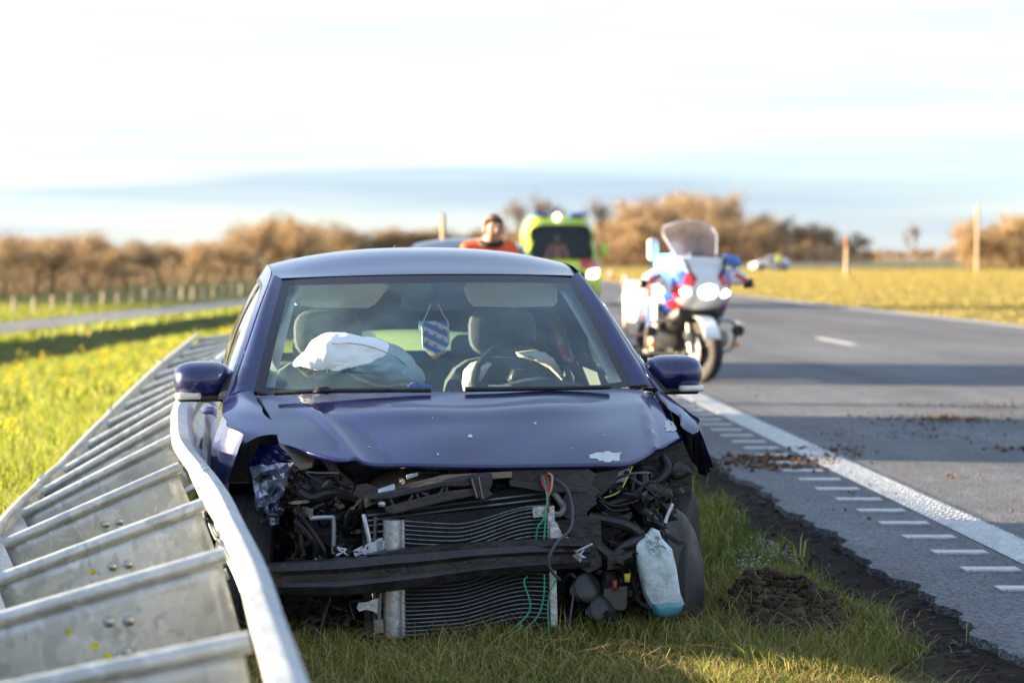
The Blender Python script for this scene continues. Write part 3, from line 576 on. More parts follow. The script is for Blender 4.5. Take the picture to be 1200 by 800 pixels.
BLACK = pm('black_plastic', (.010, .010, .011), .38, bump=.25, bscale=45, dirt=(.10, .08, .06), dirt_amt=.45, dscale=11)
DARKP = pm('dark_grey_plastic', (.028, .028, .032), .42, dirt=(.13, .10, .075), dirt_amt=.6, dscale=12, bump=.2, bscale=40)
def paintm():
    m = pm('dark_blue_paint', (.006, .010, .092), .28, metal=.2, var=.06, scale=3, coat=1.0, dirt=(.25, .22, .22), dirt_amt=.09, dscale=55)
    return m
PAINTB = paintm()
RUBBER = pm('tyre_rubber', (.022, .022, .023), .75, dirt=(.12, .085, .055), dirt_amt=.6, dscale=7, bump=.25, bscale=90)
ALU = pm('aluminium', (.62, .63, .64), .38, metal=.85, dirt=(.12, .11, .10), dirt_amt=.6, dscale=11, bump=.15)
STEEL = pm('steel', (.45, .45, .46), .35, metal=.9)
CLEAR = glassm('clear_lens', (.9, .92, .95))
TRIM = pm('interior_trim', (.12, .125, .125), .7, bump=.1, bscale=200)
HEAD = pm('headliner_cloth', (.68, .70, .66), .9, var=.05, bump=.1, bscale=300)
MW = dict(paint=PAINTB, black=BLACK, trim=TRIM, head=HEAD, glass=glassm('side_window_glass', (.75, .84, .78), haze=.03), wglass=glassm('windscreen_glass', (.84, .97, .98), haze=.085, hazecol=(.48, .78, .88)), wglass2=glassm('rear_window_glass', (.78, .86, .80)),  # windscreen's teal haze is a painted veil that brightens the cabin behind
          frit=pm('windscreen_print', (.012, .011, .02), .25), redlens=pm('red_lens', (.35, .01, .012), .15), dash=pm('dashboard_plastic', (.05, .054, .06), .65, bump=.2, bscale=250),
          fabric=pm('seat_cloth', (.10, .105, .11), .9, var=.2, scale=60, bump=.2, bscale=300), steel=STEEL, mirror=pm('mirror_silver', (.8, .82, .84), .03, metal=1), lens=pm('indicator', (.85, .78, .68), .12, coat=1), tyre=RUBBER, rim=ALU)
wreck = empty('wrecked_car', CARLOC, CARROT, 'dark blue hatchback with its whole front torn off, resting on the verge', 'car')
build_car(wreck, MW, True)
# ------------------------------------------------------------------ the wreck's front end
W = wreck
def lp(seq, default=None): return [L(*(q if len(q) == 3 else (q[0], q[1], default))) for q in seq]
def prism_px(name, pts, ly, th, m, parent=W, bev=.0):
    f = lp(pts, ly); b = [q + Vector((0, th, 0)) for q in f]; o = MB().prism(f, b).build(name, m, parent, smooth=False)
    if bev: bevel(o, bev)
    return o
def tube_px(name, pts, r, m, parent=W, ly=None, sub=5, n=8): return MB().tube(lp(pts, ly), r, n, sub=sub).build(name, m, parent)
def pill_px(name, pts, ly, depth, m, p=2., parent=W, noise=0., rings=5): 
    mb = MB(); pillow(mb, lp(pts, ly), depth, p, rings, noise); return mb.build(name, m, parent)
# --- bonnet (buckled), a Coons patch between its four traced edges
def curve(pts):
    P = dense(lp(pts), 10); d = np.cumsum([0] + [(P[i + 1] - P[i]).length for i in range(len(P) - 1)]); d /= d[-1]; A = np.array([tuple(q) for q in P])
    return lambda t: Vector([np.interp(t, d, A[:, k]) for k in range(3)])
eb = curve([(299, 464, 1.31), (330, 461.5, 1.24), (420, 459.5, 1.12), (524, 458.5, 1.06), (640, 456.5, 1.10), (730, 455, 1.24), (765, 459, 1.31)])
ef = curve([(324, 519, .78), (360, 529, .62), (401, 539, .53), (467, 543.5, .47), (540, 546, .44), (607, 546, .44), (700, 544.5, .46), (737, 543, .48), (768, 528, .60), (800, 511, .74)])
el = curve([(299, 464, 1.31), (312, 494, 1.03), (324, 519, .78)]); er = curve([(765, 459, 1.31), (784, 486, 1.02), (800, 511, .74)])
c00, c10, c01, c11 = eb(0), eb(1), ef(0), ef(1)
def hoodp(u, v):
    q = eb(u) * (1 - v) + ef(u) * v + el(v) * (1 - u) + er(v) * u - (c00 * (1 - u) * (1 - v) + c10 * u * (1 - v) + c01 * (1 - u) * v + c11 * u * v)
    s = math.sin(math.pi * u) ** .5 * math.sin(math.pi * v)
    h = .028 * s
    ul = .10 + .13 * v; h += .013 * math.exp(-((u - ul) / .014) ** 2) * min(1, max(0, (v - .15) * 2.5)); h -= .007 * math.exp(-((u - ul - .05) / .04) ** 2) * min(1, max(0, (v - .2) * 2.5))
    ur = .955 - .07 * v; h += .012 * math.exp(-((u - ur) / .010) ** 2) * min(1, max(0, (v - .15) * 2.5))
    h += .010 * math.exp(-((v - .36 - .05 * math.sin(u * 5)) / .11) ** 2) * math.sin(math.pi * u)
    h += .004 * math.sin(u * 19 + v * 4) * math.sin(v * 6) * s
    return q + Vector((0, -.15 * h, h))
hv = MB().grid(hoodp, fr(0, 1, 70), fr(0, 1, 44)); hood = hv.build('bonnet', PAINTB, W, angle=60); solid(hood, .014, 1)
from mathutils.bvhtree import BVHTree
hb = BVHTree.FromPolygons([Vector(q) for q in hv.v], hv.f)
CHIP = pm('bare_primer', (.62, .63, .62), .7, var=.12, scale=40)
def chip(cx_, cy_, rx, ry, n=26):
    ring = []
    for k in range(n):
        a = 2 * math.pi * k / n; r = 1 + random.uniform(-.28, .2); px, py = cx_ + rx * r * math.cos(a), cy_ + ry * r * math.sin(a)
        d = (CMI.to_3x3() @ ray(px, py)).normalized(); h = hb.ray_cast(CAM_L, d)
        if h[0] is None: continue
        nn = h[1] if h[1].z > 0 else -h[1]; ring.append(h[0] + nn * .0015)
    if len(ring) < 6: return
    c = sum(ring, Vector()) / len(ring); m = len(ring); new('paint_chip', ring + [c], [(i, (i + 1) % m, m) for i in range(m)], CHIP, hood, False)
chip(712, 535, 19, 6.5); chip(786, 499, 8, 7); chip(551, 511, 3, 2); chip(627, 496, 2, 1.2)
# wipers and scuttle
mb = MB(); mb.grid(lambda u, v: wind(u, 0) + Vector((0, -.10 * v * (1 - .6 * abs(u)), -.012 - .03 * v)), fr(-1, 1, 24), fr(0, 1, 3)); mb.build('scuttle_panel', BLACK, W)
tube_px('wiper', [(322, 460.5, 1.17), (375, 458, 1.10), (450, 457, 1.05), (505, 457, 1.03)], .009, BLACK)
tube_px('wiper', [(545, 456, 1.03), (600, 455.5, 1.05), (690, 454, 1.13), (715, 453, 1.16)], .009, BLACK)
pill_px('wiper_pivot', [(366, 460), (372, 453), (384, 452), (392, 458), (384, 462)], 1.08, .02, BLACK)
# --- interior details behind the windscreen
PALE = pm('visor_vinyl', (.78, .83, .80), .75, var=.04, bump=.1, bscale=200)
pill_px('sun_visor', [(341, 338), (346, 333), (400, 330), (452, 331), (456, 336), (440, 356), (432, 361), (380, 361), (346, 358), (340, 352)], 1.96, .012, PALE, 5)
pill_px('sun_visor', [(543, 336), (549, 331), (600, 329), (648, 332), (653, 338), (653, 354), (648, 359), (600, 360), (555, 359), (548, 352)], 1.96, .012, PALE, 5)
mir = pill_px('rear_view_mirror', [(470, 347), (474, 343), (508, 342), (541, 341), (546, 345), (546, 359), (541, 362), (508, 364), (475, 364), (470, 361)], 1.80, .022, pm('mirror_back', (.05, .075, .10), .35), 4)  # blue-grey stands in for the mirror's reflection, put into the colour
mb = MB(); mb.tube(lp([(508, 333, 1.80), (508.5, 345, 1.77)]), .013, 10); mb.tube(lp([(509, 343, 1.76), (509.5, 349, 1.765)]), [.022, .016], 14); mb.build('mirror_stem', BLACK, mir)
BAG = pm('airbag_cloth', (.85, .87, .86), .85, var=.05, scale=8, bump=.55, bscale=14)
PBAG = pm('steering_airbag_cloth', (.72, .60, .55), .85, var=.08, scale=10, bump=.5, bscale=16)
bagpts = [(338, 428), (350, 416), (364, 405), (374, 394), (392, 389), (414, 391), (440, 398), (464, 406), (482, 418), (494, 432), (502, 449), (485, 454), (462, 451), (440, 449), (424, 447), (416, 440), (402, 434), (386, 438), (372, 446), (366, 440), (366, 431), (352, 430)]
bag = pill_px('passenger_airbag', bagpts, 1.40, .13, BAG, 2.6, noise=.006, rings=8)
sb = bag.modifiers.new('sub', 'SUBSURF'); sb.levels = 2; sb.render_levels = 2
ct = bpy.data.textures.new('cloth_folds', 'CLOUDS'); ct.noise_scale = .09; ct.noise_depth = 2
dm = bag.modifiers.new('folds', 'DISPLACE'); dm.texture = ct; dm.strength = .032; dm.mid_level = .5; dm.texture_coords = 'LOCAL'
tube_px('airbag_seam', [(372, 408, 1.33), (378, 420, 1.29), (384, 436, 1.28)], .0035, pm('seam', (.45, .42, .40), .8), bag, n=5)
tube_px('airbag_seam', [(372, 403, 1.32), (410, 402, 1.275), (440, 408, 1.27), (466, 420, 1.29), (488, 440, 1.33)], .0025, pm('seam_thread', (.5, .45, .42), .8), bag, n=5)
# steering wheel
SWC = L(612, 452, 1.72)
tilt = Matrix.Rotation(R(-66), 4, 'X'); SM = Matrix.Translation(SWC) @ Matrix.Rotation(R(62), 4, 'X')
swp = [SM @ Vector((.185 * math.cos(a), .185 * math.sin(a), 0)) for a in np.linspace(0, 2 * math.pi, 41)]
sw = MB().tube(swp, .0165, 8, cap=False).build('steering_wheel', BLACK, W)
mb = MB(); [mb.tube([SWC, SM @ Vector((.18 * math.cos(a), .18 * math.sin(a), 0))], [.03, .018], 8) for a in (R(0), R(180), R(-90))]; mb.build('spoke', BLACK, sw)
pill_px('horn_pad', [(592, 445), (600, 432), (625, 432), (640, 446), (630, 462), (600, 462)], 1.70, .05, BLACK, 3, sw)
pill_px('steering_airbag', [(540, 448), (543, 434), (552, 425), (566, 421), (576, 425), (570, 436), (560, 452), (556, 460), (544, 460)], 1.80, .06, PBAG, 2.2, noise=.003)
pill_px('steering_airbag', [(604, 413), (620, 410), (636, 412), (652, 419), (664, 428), (672, 442), (674, 454), (664, 456), (655, 442), (642, 430), (625, 421), (608, 417)], 1.80, .05, PBAG, 2.2, noise=.003)
prism_px('paper_card', [(572, 451), (599, 451), (599, 453.6), (572, 453.6)], 1.12, .006, CHIP)
prism_px('folded_leaflet', [(478, 452), (484, 448), (496, 449), (507, 452), (506, 455), (480, 456)], 1.12, .02, pm('blue_leaflet', (.10, .20, .45), .5, var=.5, scale=60))
# --- bumper beam
beam = MB(); rings = []
BEAMM = pm('beam_black', (.018, .018, .021), .32, dirt=(.10, .085, .075), dirt_amt=.55, dscale=9, bump=.25, bscale=30)
for px, yt, yb, ly in ((303, 660, 691, .46), (330, 658, 698, .38), (400, 653, 699, .335), (455, 648, 693, .32), (500, 645, 687, .315), (560, 640, 677, .32), (620, 637, 671, .33), (680, 638, 666, .36), (692, 640, 664, .40)):
    h = yb - yt; prof = [(yt, .035), (yt + h * .06, .012), (yt + h * .28, .0), (yt + h * .40, .010), (yt + h * .62, .010), (yt + h * .74, .0), (yt + h * .95, .012), (yb, .04)]
    r = [L(px, y, ly + dy) for y, dy in prof]; r += [L(px, yb, ly + .10), L(px, yt, ly + .10)]
    rings.append(r)
beam.loft([[Vector((np.interp(t, range(9), [q[k].x for q in rings]), np.interp(t, range(9), [q[k].y for q in rings]), np.interp(t, range(9), [q[k].z for q in rings]))) for k in range(10)] for t in np.linspace(0, 8, 41)])
beam = beam.build('bumper_beam', BEAMM, W, angle=30)
prism_px('beam_top_lip', [(430, 650), (470, 643), (560, 636), (660, 630), (690, 632), (690, 639), (640, 640), (560, 643), (480, 649)], .345, .05, BEAMM)
prism_px('crash_box_plate', [(668, 614), (676, 605), (704, 604), (706, 664), (690, 672), (668, 660)], .42, .01, BEAMM, bev=.003)
prism_px('crash_box', [(652, 610), (690, 606), (696, 664), (652, 664)], .44, .25, BEAMM)
for k, (a, b) in enumerate(((676, 650), (684, 647))):
    mb = MB(); o = L(a, b, .33); mb.add([o + Vector((random.gauss(0, .012), random.gauss(0, .006), random.gauss(0, .014))) for _ in range(7)], [(0, 1, 2), (2, 3, 4), (4, 5, 6), (0, 3, 5), (1, 4, 6)]); mb.build('torn_metal', ALU, beam, False)
tube_px('torn_strip', [(676, 646, .32), (684, 642, .31), (694, 637, .33)], .004, ALU, beam)
# --- condenser and radiator
COREM = pm('radiator_core', (.030, .030, .032), .6, metal=.3, var=.5, scale=220, bump=.8, bscale=260)
FINM = pm('condenser_tube', (.20, .205, .21), .42, metal=.8, dirt=(.05, .045, .04), dirt_amt=.75, dscale=14)
rad = empty('radiator', L(540, 668, .44)); rad.parent = W
RL = Vector(rad.location)
def rp(name, mb, m, smooth=True, par=rad):
    mb.v = [tuple(Vector(q) - RL) for q in mb.v]; return mb.build(name, m, par, smooth)
mb = MB(); f = lp([(474, 606), (646, 590), (650, 734), (474, 747)], .425); mb.prism(f, [q + Vector((0, .02, 0)) for q in f]); rp('condenser_core', mb, COREM, False)
def wav(x, y0): 
    t = min(1, max(0, (x - 530) / 95)); s = t * t * (3 - 2 * t); k = min(1, max(0, (y0 - 600) / 40)); return y0 - 19 * s * (1 if y0 > 612 else .9) + 3 * math.sin((x - 470) / 40 + y0 * .02)
mb = MB(); kf = 0
fins = []
for i in range(30):
    y0 = 611 + i * 4.85; pts = []
    for x in range(474, 648, 6):
        y = wav(x, y0); yb = 747 - (x - 474) * .075
        if y > yb - 2: break
        pts.append(L(x, y, .405 + .012 * math.sin((x - 530) / 30) * (1 if 530 < x < 625 else .3)))
    if len(pts) > 3: mb.tube(pts, .0027, 5)
rp('condenser_tubes', mb, FINM)
def pan(name, pts, ly, th, m, bev=0):
    mb = MB(); f = lp(pts, ly); mb.prism(f, [q + Vector((0, th, 0)) for q in f]); o = rp(name, mb, m, False)
    if bev: bevel(o, bev)
    return o
mb = MB(); mb.tube(lp([(460, 609, .415), (460, 746, .415)]), .032, 16); rp('condenser_tank', mb, ALU)
pan('condenser_tank', [(468, 610), (474, 609), (475, 746), (470, 747)], .405, .03, ALU)
pan('condenser_tank', [(641, 594), (650, 592), (654, 735), (645, 737)], .395, .04, ALU, .004)
pan('mount_bracket', [(624, 594), (641, 592), (641, 605), (625, 606)], .385, .004, ALU)
mb = MB(); [mb.lathe([(.001, 0), (.006, 0), (.006, .006), (.001, .006)], Matrix.Translation(L(px, 599, .382)) @ Matrix.Rotation(R(90), 4, 'X'), 10) for px in (629, 637)]; rp('bolt', mb, STEEL)
pan('mount_bracket', [(645, 612), (652, 611), (660, 628), (667, 629), (668, 637), (645, 638)], .37, .006, ALU)
pan('radiator_frame', [(424, 604), (431, 602), (436, 754), (428, 756)], .47, .05, BLACK)
pan('radiator_frame', [(428, 752), (474, 747), (652, 731), (653, 737), (474, 754), (430, 758)], .43, .05, DARKP, .004)
pan('radiator_core', [(430, 598), (645, 566), (652, 730), (436, 752)], .475, .05, COREM)
mb = MB()
for k, (y0, y1) in enumerate(((604, 577), (610, 584), (616, 592), (624, 606), (632, 622), (640, 640), (650, 655))):
    mb.tube(lp([(431, y0, .468), (540, lerp(y0, y1, .5) - 1, .466), (645, y1, .468)]), .0045, 5)
for k in range(8): mb.tube(lp([(434, 690 + k * 8, .468), (452, 689 + k * 8, .468)]), .0045, 5)
rp('radiator_tubes', mb, FINM)
mb = MB(); mb.tube(lp([(440, 605, .44), (438, 690, .44), (440, 750, .44)]), .007, 6); rp('side_rod', mb, FINM)
pan('lower_bracket', [(418, 712), (420, 706), (430, 705), (441, 701), (446, 699), (444, 721), (438, 716), (428, 714), (421, 716)], .40, .008, ALU)
mb = MB(); mb.tube(lp([(446, 692, .40), (444, 727, .40)]), .006, 8); rp('sensor_lead', mb, pm('dull_metal', (.25, .25, .25), .5, metal=.6))
pan('sensor_plug', [(438, 727), (449, 725), (450, 741), (439, 743)], .39, .03, pm('grey_plug', (.28, .25, .22), .6, dirt=(.06, .05, .04), dirt_amt=.6), .003)
WHITEP = pm('white_plastic', (.62, .66, .70), .45, dirt=(.12, .10, .09), dirt_amt=.55, dscale=18)
for pts in ([(424, 640), (440, 634), (452, 633), (452, 640), (446, 648), (430, 650), (420, 648)], [(440, 633), (448, 630), (449, 648), (442, 648)], [(414, 645), (424, 640), (426, 648), (416, 652)]): pan('broken_clip', pts, .40, .012, WHITEP)
mb = MB(); mb.tube(lp([(426, 603, .44), (430, 620, .42), (434, 641, .42)], None), .008, 8, sub=4); rp('coolant_pipe', mb, ALU)
# --- lock carrier and its pieces
TAN = pm('tan_carrier', (.27, .21, .15), .6, dirt=(.07, .06, .05), dirt_amt=.5, dscale=6, bump=.2)  # tan includes the warm sunlight on the lock carrier's top panel
f = lp([(428, 588, .46), (450, 577, .50), (480, 566, .50), (520, 556, .46), (600, 552, .44), (601, 545, .75), (530, 541, .80), (470, 545, .80), (440, 560, .78), (424, 576, .7)])
car_ = MB().prism(f, [q - Vector((0, 0, .02)) for q in f]).build('lock_carrier', TAN, W, False)
f = lp([(443, 573, .49), (463, 566, .485), (463, 574, .47), (443, 581, .475)]); MB().prism(f, [q + Vector((0, .004, -.004)) for q in f]).build('sticker', WHITEP, car_, False)
prism_px('stamped_label', [(476, 557), (490, 553), (490, 557), (477, 561)], .495, .006, WHITEP, car_)
f = lp([(326, 519, .74), (372, 532, .72), (366, 541, .66), (345, 546, .66), (336, 541, .68)]); MB().prism(f, [q - Vector((0, 0, .018)) for q in f]).build('strut_top', TAN, W, False)
prism_px('carrier_arm', [(372, 532), (384, 533), (404, 556), (424, 572), (440, 577), (446, 590), (432, 592), (404, 576), (392, 562)], .66, .05, DARKP, bev=.006)
prism_px('carrier_plate', [(392, 572), (430, 566), (470, 580), (470, 588), (428, 594), (398, 580)], .60, .02, pm('dusty_plastic', (.10, .09, .08), .6, dirt=(.2, .17, .13), dirt_amt=.5), bev=.004)
truss = prism_px('carrier_beam', [(431, 586), (436, 580), (452, 577), (545, 558), (575, 553), (578, 561), (575, 566), (545, 570), (520, 570), (458, 584)], .42, .05, DARKP, bev=.004)
prism_px('beam_rail', [(450, 594), (520, 576), (560, 571), (560, 580), (520, 588), (462, 602), (452, 600)], .42, .05, DARKP, truss, bev=.003)
for a, b in (((457, 583), (463, 597)), ((484, 579), (476, 593)), ((488, 578), (493, 590)), ((494, 577), (510, 584)), ((520, 571), (511, 585)), ((523, 569), (524, 582))):
    tube_px('truss_web', [(a[0], a[1], .43), (b[0], b[1], .43)], .006, DARKP, truss, sub=0)
prism_px('end_plate', [(550, 561), (562, 557), (574, 557), (578, 566), (574, 574), (578, 580), (566, 586), (558, 582)], .40, .06, DARKP, truss, bev=.004)
tube_px('tan_edge', [(553, 561, .395), (559, 583, .395)], .003, TAN, truss, sub=0); tube_px('tan_edge', [(561, 559, .395), (566, 584, .395)], .003, TAN, truss, sub=0)  # thin tan strips along the end plate's edges
pill_px('latch_roller', [(441, 589), (444, 586), (450, 586), (453, 589), (451, 594), (444, 594)], .44, .02, ALU, 2.5)
prism_px('carrier_right', [(598, 561), (600, 549), (640, 548), (690, 549), (700, 556), (694, 568), (704, 577), (696, 584), (650, 577), (640, 572), (598, 571)], .47, .06, DARKP, bev=.005)
prism_px('carrier_flange', [(597, 562), (690, 572), (688, 577), (640, 577), (597, 569)], .44, .03, DARKP, bev=.003)
prism_px('headlamp_bracket', [(664, 575), (692, 574), (700, 590), (688, 600), (690, 612), (680, 615), (660, 606), (656, 592)], .45, .03, DARKP, bev=.004)
prism_px('headlamp_bracket', [(684, 556), (726, 548), (722, 566), (706, 580), (690, 594), (678, 612), (668, 610), (690, 578)], .50, .03, DARKP, bev=.004)
tube_px('refrigerant_pipe', [(572, 581, .52), (600, 580, .5), (622, 581, .5), (634, 575, .5), (646, 575, .46), (656, 587, .44), (660, 595, .44), (656, 602, .43), (648, 602, .42)], .011, pm('pipe_grey', (.20, .19, .175), .5, metal=.5, dirt=(.05, .05, .04), dirt_amt=.6), sub=6)
# --- mass of the engine bay, dark, behind all this
mb = MB(); mb.box((-.02, 1.06, .52), (1.42, .06, .72)); mb.build('bulkhead', BLACK, W, False)
mb = MB(); mb.box((.05, .86, .42), (.62, .36, .46)); mb.box((.02, .78, .66), (.42, .34, .06)); o = mb.build('engine_block', BLACK, W, False); bevel(o, .02)
mb = MB()
for k in range(4): mb.box((-.13 + k * .1, .74, .70), (.07, .2, .03))
mb.build('engine_cover', DARKP, W, False)
for sg in (-1, 1):
    mb = MB(); mb.box((sg * .47, .80, .36), (.07, .62, .10)); mb.box((sg * .53, .95, .56), (.16, .34, .44)); o = mb.build('chassis_leg', BLACK, W, False); bevel(o, .015)
pill_px('brake_servo', [(352, 556), (372, 544), (400, 546), (424, 566), (424, 600), (400, 612), (368, 606), (352, 588)], .74, .06, BLACK, 3)
prism_px('battery_box', [(366, 604), (418, 596), (424, 640), (412, 662), (366, 658)], .66, .2, DARKP, bev=.008)
pill_px('expansion_tank', [(346, 556), (350, 542), (368, 536), (388, 540), (392, 560), (384, 576), (360, 578)], .80, .05, pm('old_plastic', (.20, .19, .165), .6, dirt=(.05, .05, .04), dirt_amt=.6), 3)
tube_px('vacuum_pipe', [(363, 607, .52), (386, 606, .52), (391, 610, .52), (391, 648, .52)], .008, pm('pale_pipe', (.42, .46, .50), .35, metal=.5), sub=4)
tube_px('pipe_union', [(363, 596, .52), (364, 606, .52)], [.012, .008], TAN, sub=0)
for pts, r in (([(346, 610, .56), (360, 625, .54), (372, 640, .54), (374, 660, .55)], .012), ([(380, 590, .6), (362, 600, .6), (352, 618, .56), (356, 650, .56)], .011), ([(350, 600, .55), (378, 640, .52), (380, 655, .52)], .008), ([(352, 576, .62), (366, 584, .6), (390, 578, .6), (420, 584, .62)], .02), ([(420, 570, .66), (425, 590, .6), (410, 620, .6)], .013)):
    tube_px('hose', pts, r, BLACK)
# white broken connectors over the left end of the beam
for k in range(14):
    a, b = random.uniform(392, 432), random.uniform(640, 650); tube_px('broken_wire', [(a, b, .42), (a + random.uniform(-9, 9), b + random.uniform(-6, 5), .40), (a + random.uniform(-14, 14), b + random.uniform(-3, 8), .41)], .0035, random.choice([WHITEP, BLACK, STEEL, BLACK]), n=5)
# --- crushed corner with the remains of the headlight (viewer's left)
CRUSH = pm('crushed_lamp', (.42, .45, .55), .12, metal=.6, var=.5, scale=24, coat=1, dirt=(.03, .03, .05), dirt_amt=.9, dscale=16)
def crumple(name, q, ly0, ly1, amp, m, nu=14, nv=14, seed=1):
    r = random.Random(seed); a, b, c, d = q; vs_ = []
    for i in range(nu + 1):
        for j in range(nv + 1):
            u, v = i / nu, j / nv; px = lerp(lerp(a[0], b[0], u), lerp(d[0], c[0], u), v); py = lerp(lerp(a[1], b[1], u), lerp(d[1], c[1], u), v)
            vs_.append(L(px + r.gauss(0, .8), py + r.gauss(0, .8), lerp(ly0, ly1, u) + r.gauss(0, amp)))
    n = nv + 1; return new(name, vs_, [(i * n + j, (i + 1) * n + j, (i + 1) * n + j + 1, i * n + j + 1) for i in range(nu) for j in range(nv)], m, W, False)
crumple('crushed_headlight', [(292, 546), (344, 541), (330, 582), (302, 600)], .72, .62, .022, CRUSH, 7, 7, seed=3)
crumple('crushed_headlight', [(303, 588), (328, 578), (326, 604), (306, 612)], .66, .6, .025, CRUSH, 4, 4, seed=5)
crumple('crushed_fender_edge', [(340, 540), (356, 553), (352, 588), (328, 582)], .64, .66, .02, pm('dirty_panel', (.11, .085, .07), .55, dirt=(.03, .03, .03), dirt_amt=.7, dscale=10), 10, 10, seed=8)
crumple('crushed_fender_edge', [(304, 520), (326, 521), (346, 541), (292, 547)], .80, .66, .006, PAINTB, 8, 6, seed=9)
crumple('torn_liner', [(300, 604), (352, 588), (356, 660), (322, 664)], .78, .72, .02, BLACK, 10, 10, seed=12)
crumple('torn_bracket', [(344, 588), (362, 600), (360, 640), (346, 652)], .60, .62, .018, pm('rusty_bracket', (.13, .085, .05), .7, var=.6, scale=20, dirt=(.02, .02, .02), dirt_amt=.8), 7, 10, seed=14)
for k in range(10):
    a, b = random.uniform(312, 352), random.uniform(585, 608); crumple('plastic_shard', [(a, b), (a + random.uniform(5, 14), b + random.uniform(-4, 4)), (a + random.uniform(4, 12), b + random.uniform(4, 10)), (a + random.uniform(-4, 2), b + random.uniform(4, 9))], .58, .6, .012, random.choice([CRUSH, BLACK, PAINTB]), 2, 2, seed=k + 30)
# --- right-hand corner: wheel, arch, washer bottle, horns, cables
wheel(W, Matrix.Translation((.735, .88, .315)) @ Matrix.Rotation(R(-17), 4, 'Z') @ Matrix.Rotation(R(90), 4, 'Y'), RUBBER, ALU)
wheel(W, Matrix.Translation((-.72, .90, .315)) @ Matrix.Rotation(R(-10), 4, 'Z') @ Matrix.Rotation(R(-90), 4, 'Y'), RUBBER, ALU)
LINER = pm('muddy_liner', (.045, .044, .043), .38, dirt=(.02, .018, .016), dirt_amt=.85, dscale=5, bump=.1)
f = lp([(792, 596, .60), (803, 602, .66), (815, 622, .72), (823, 655, .74), (826, 690, .74), (824, 722, .74), (806, 734, .66), (786, 736, .58), (772, 700, .52), (768, 650, .52), (772, 612, .55)])
mb = MB(); pillow(mb, f, .04, 3, 5, .002); mb.build('wheel_arch_liner', LINER, W)
TANK = pm('milky_plastic', (.62, .70, .71), .35, var=.08, dirt=(.10, .085, .07), dirt_amt=.75, dscale=13, bump=.5, bscale=22, sss=.15)
tank = pill_px('washer_bottle', [(745, 636), (757, 627), (774, 629), (786, 640), (792, 665), (797, 695), (799, 708), (793, 717), (775, 722), (765, 718), (755, 696), (746, 662), (742, 647)], .42, .055, TANK, 4, noise=.0025, rings=6)
pill_px('washer_fluid', [(759, 704), (780, 700), (798, 703), (799.5, 709), (794, 718), (775, 723), (765, 719)], .42, .056, pm('blue_fluid', (.07, .27, .33), .25, coat=.6), 4, tank, rings=6)
pill_px('bottle_neck', [(758, 626), (764, 618), (772, 621), (775, 631), (766, 634)], .43, .03, TANK, 3, tank)
crumple('bottle_dent', [(756, 632), (772, 628), (781, 644), (764, 652)], .363, .368, .004, TANK, 6, 6, seed=21).parent = tank
prism_px('fuse_box', [(722, 553), (739, 547), (731, 576), (712, 578)], .58, .06, WHITEP, bev=.004)
for pts, r in (([(740, 545, .62), (753, 556, .58), (752, 572, .56), (735, 583, .55), (712, 592, .55)], .018), ([(776, 536, .66), (783, 548, .62), (775, 560, .6), (764, 566, .6)], .016), ([(700, 580, .5), (716, 592, .5), (735, 590, .5), (748, 586, .52)], .005), ([(702, 586, .5), (718, 598, .49), (738, 596, .49)], .005), ([(705, 600, .48), (722, 606, .47), (740, 601, .48)], .005),
               ([(690, 606, .46), (730, 614, .45), (752, 628, .46)], .02), ([(735, 655, .46), (742, 680, .44), (750, 705, .43), (770, 714, .40)], .008), ([(700, 640, .44), (718, 652, .42), (735, 640, .42), (757, 632, .42)], .022), ([(660, 680, .44), (668, 672, .42), (676, 680, .42), (672, 690, .44)], .008), ([(780, 575, .6), (770, 592, .58), (760, 610, .56)], .014), ([(752, 566, .6), (770, 585, .58), (785, 600, .6)], .02)):
    tube_px('hose', pts, r, BLACK)
def clutter(n, box, ly, seed, rmax=.012):
    r = random.Random(seed); mats = [BLACK, BLACK, DARKP, BLACK, pm('clutter_metal_%d' % seed, (.14, .13, .13), .4, metal=.7, dirt=(.03, .03, .03), dirt_amt=.6)]
    for k in range(n):
        x, y = r.uniform(box[0], box[2]), r.uniform(box[1], box[3]); d = r.uniform(*ly); pts = [(x, y, d)]
        for j in range(3): x = min(box[2] + 8, max(box[0] - 8, x + r.uniform(-24, 24))); y = min(box[3] + 6, max(box[1] - 6, y + r.uniform(-20, 20))); pts.append((x, y, d + r.uniform(-.03, .03)))
        tube_px('cable', pts, r.uniform(.003, rmax), r.choice(mats), n=6, sub=4)
def lumps(n, box, ly, seed):
    r = random.Random(seed)
    for k in range(n):
        x, y = r.uniform(box[0], box[2]), r.uniform(box[1], box[3]); w, h = r.uniform(8, 22), r.uniform(7, 18); m = 7
        pts = [(x + w * r.uniform(.6, 1.1) * math.cos(2 * math.pi * i / m + .3), y + h * r.uniform(.6, 1.1) * math.sin(2 * math.pi * i / m + .3)) for i in range(m)]
        if r.random() < .55: prism_px('bracket', pts, r.uniform(*ly), r.uniform(.02, .07), r.choice([BLACK, DARKP, BLACK]), bev=.003)
        else: pill_px('component', pts, r.uniform(*ly), r.uniform(.02, .04), r.choice([BLACK, DARKP, BLACK]), 3)
clutter(26, (690, 560, 790, 640), (.50, .66), 41); clutter(20, (672, 640, 760, 730), (.46, .6), 42, .009); clutter(16, (345, 560, 425, 650), (.55, .7), 43); clutter(8, (430, 545, 690, 600), (.52, .7), 44, .008); clutter(9, (360, 700, 420, 745), (.5, .7), 45, .008)
lumps(16, (695, 570, 775, 640), (.52, .68), 51); lumps(12, (680, 650, 755, 715), (.48, .6), 52); lumps(9, (350, 575, 420, 650), (.62, .72), 53); lumps(6, (745, 545, 800, 590), (.62, .72), 54)
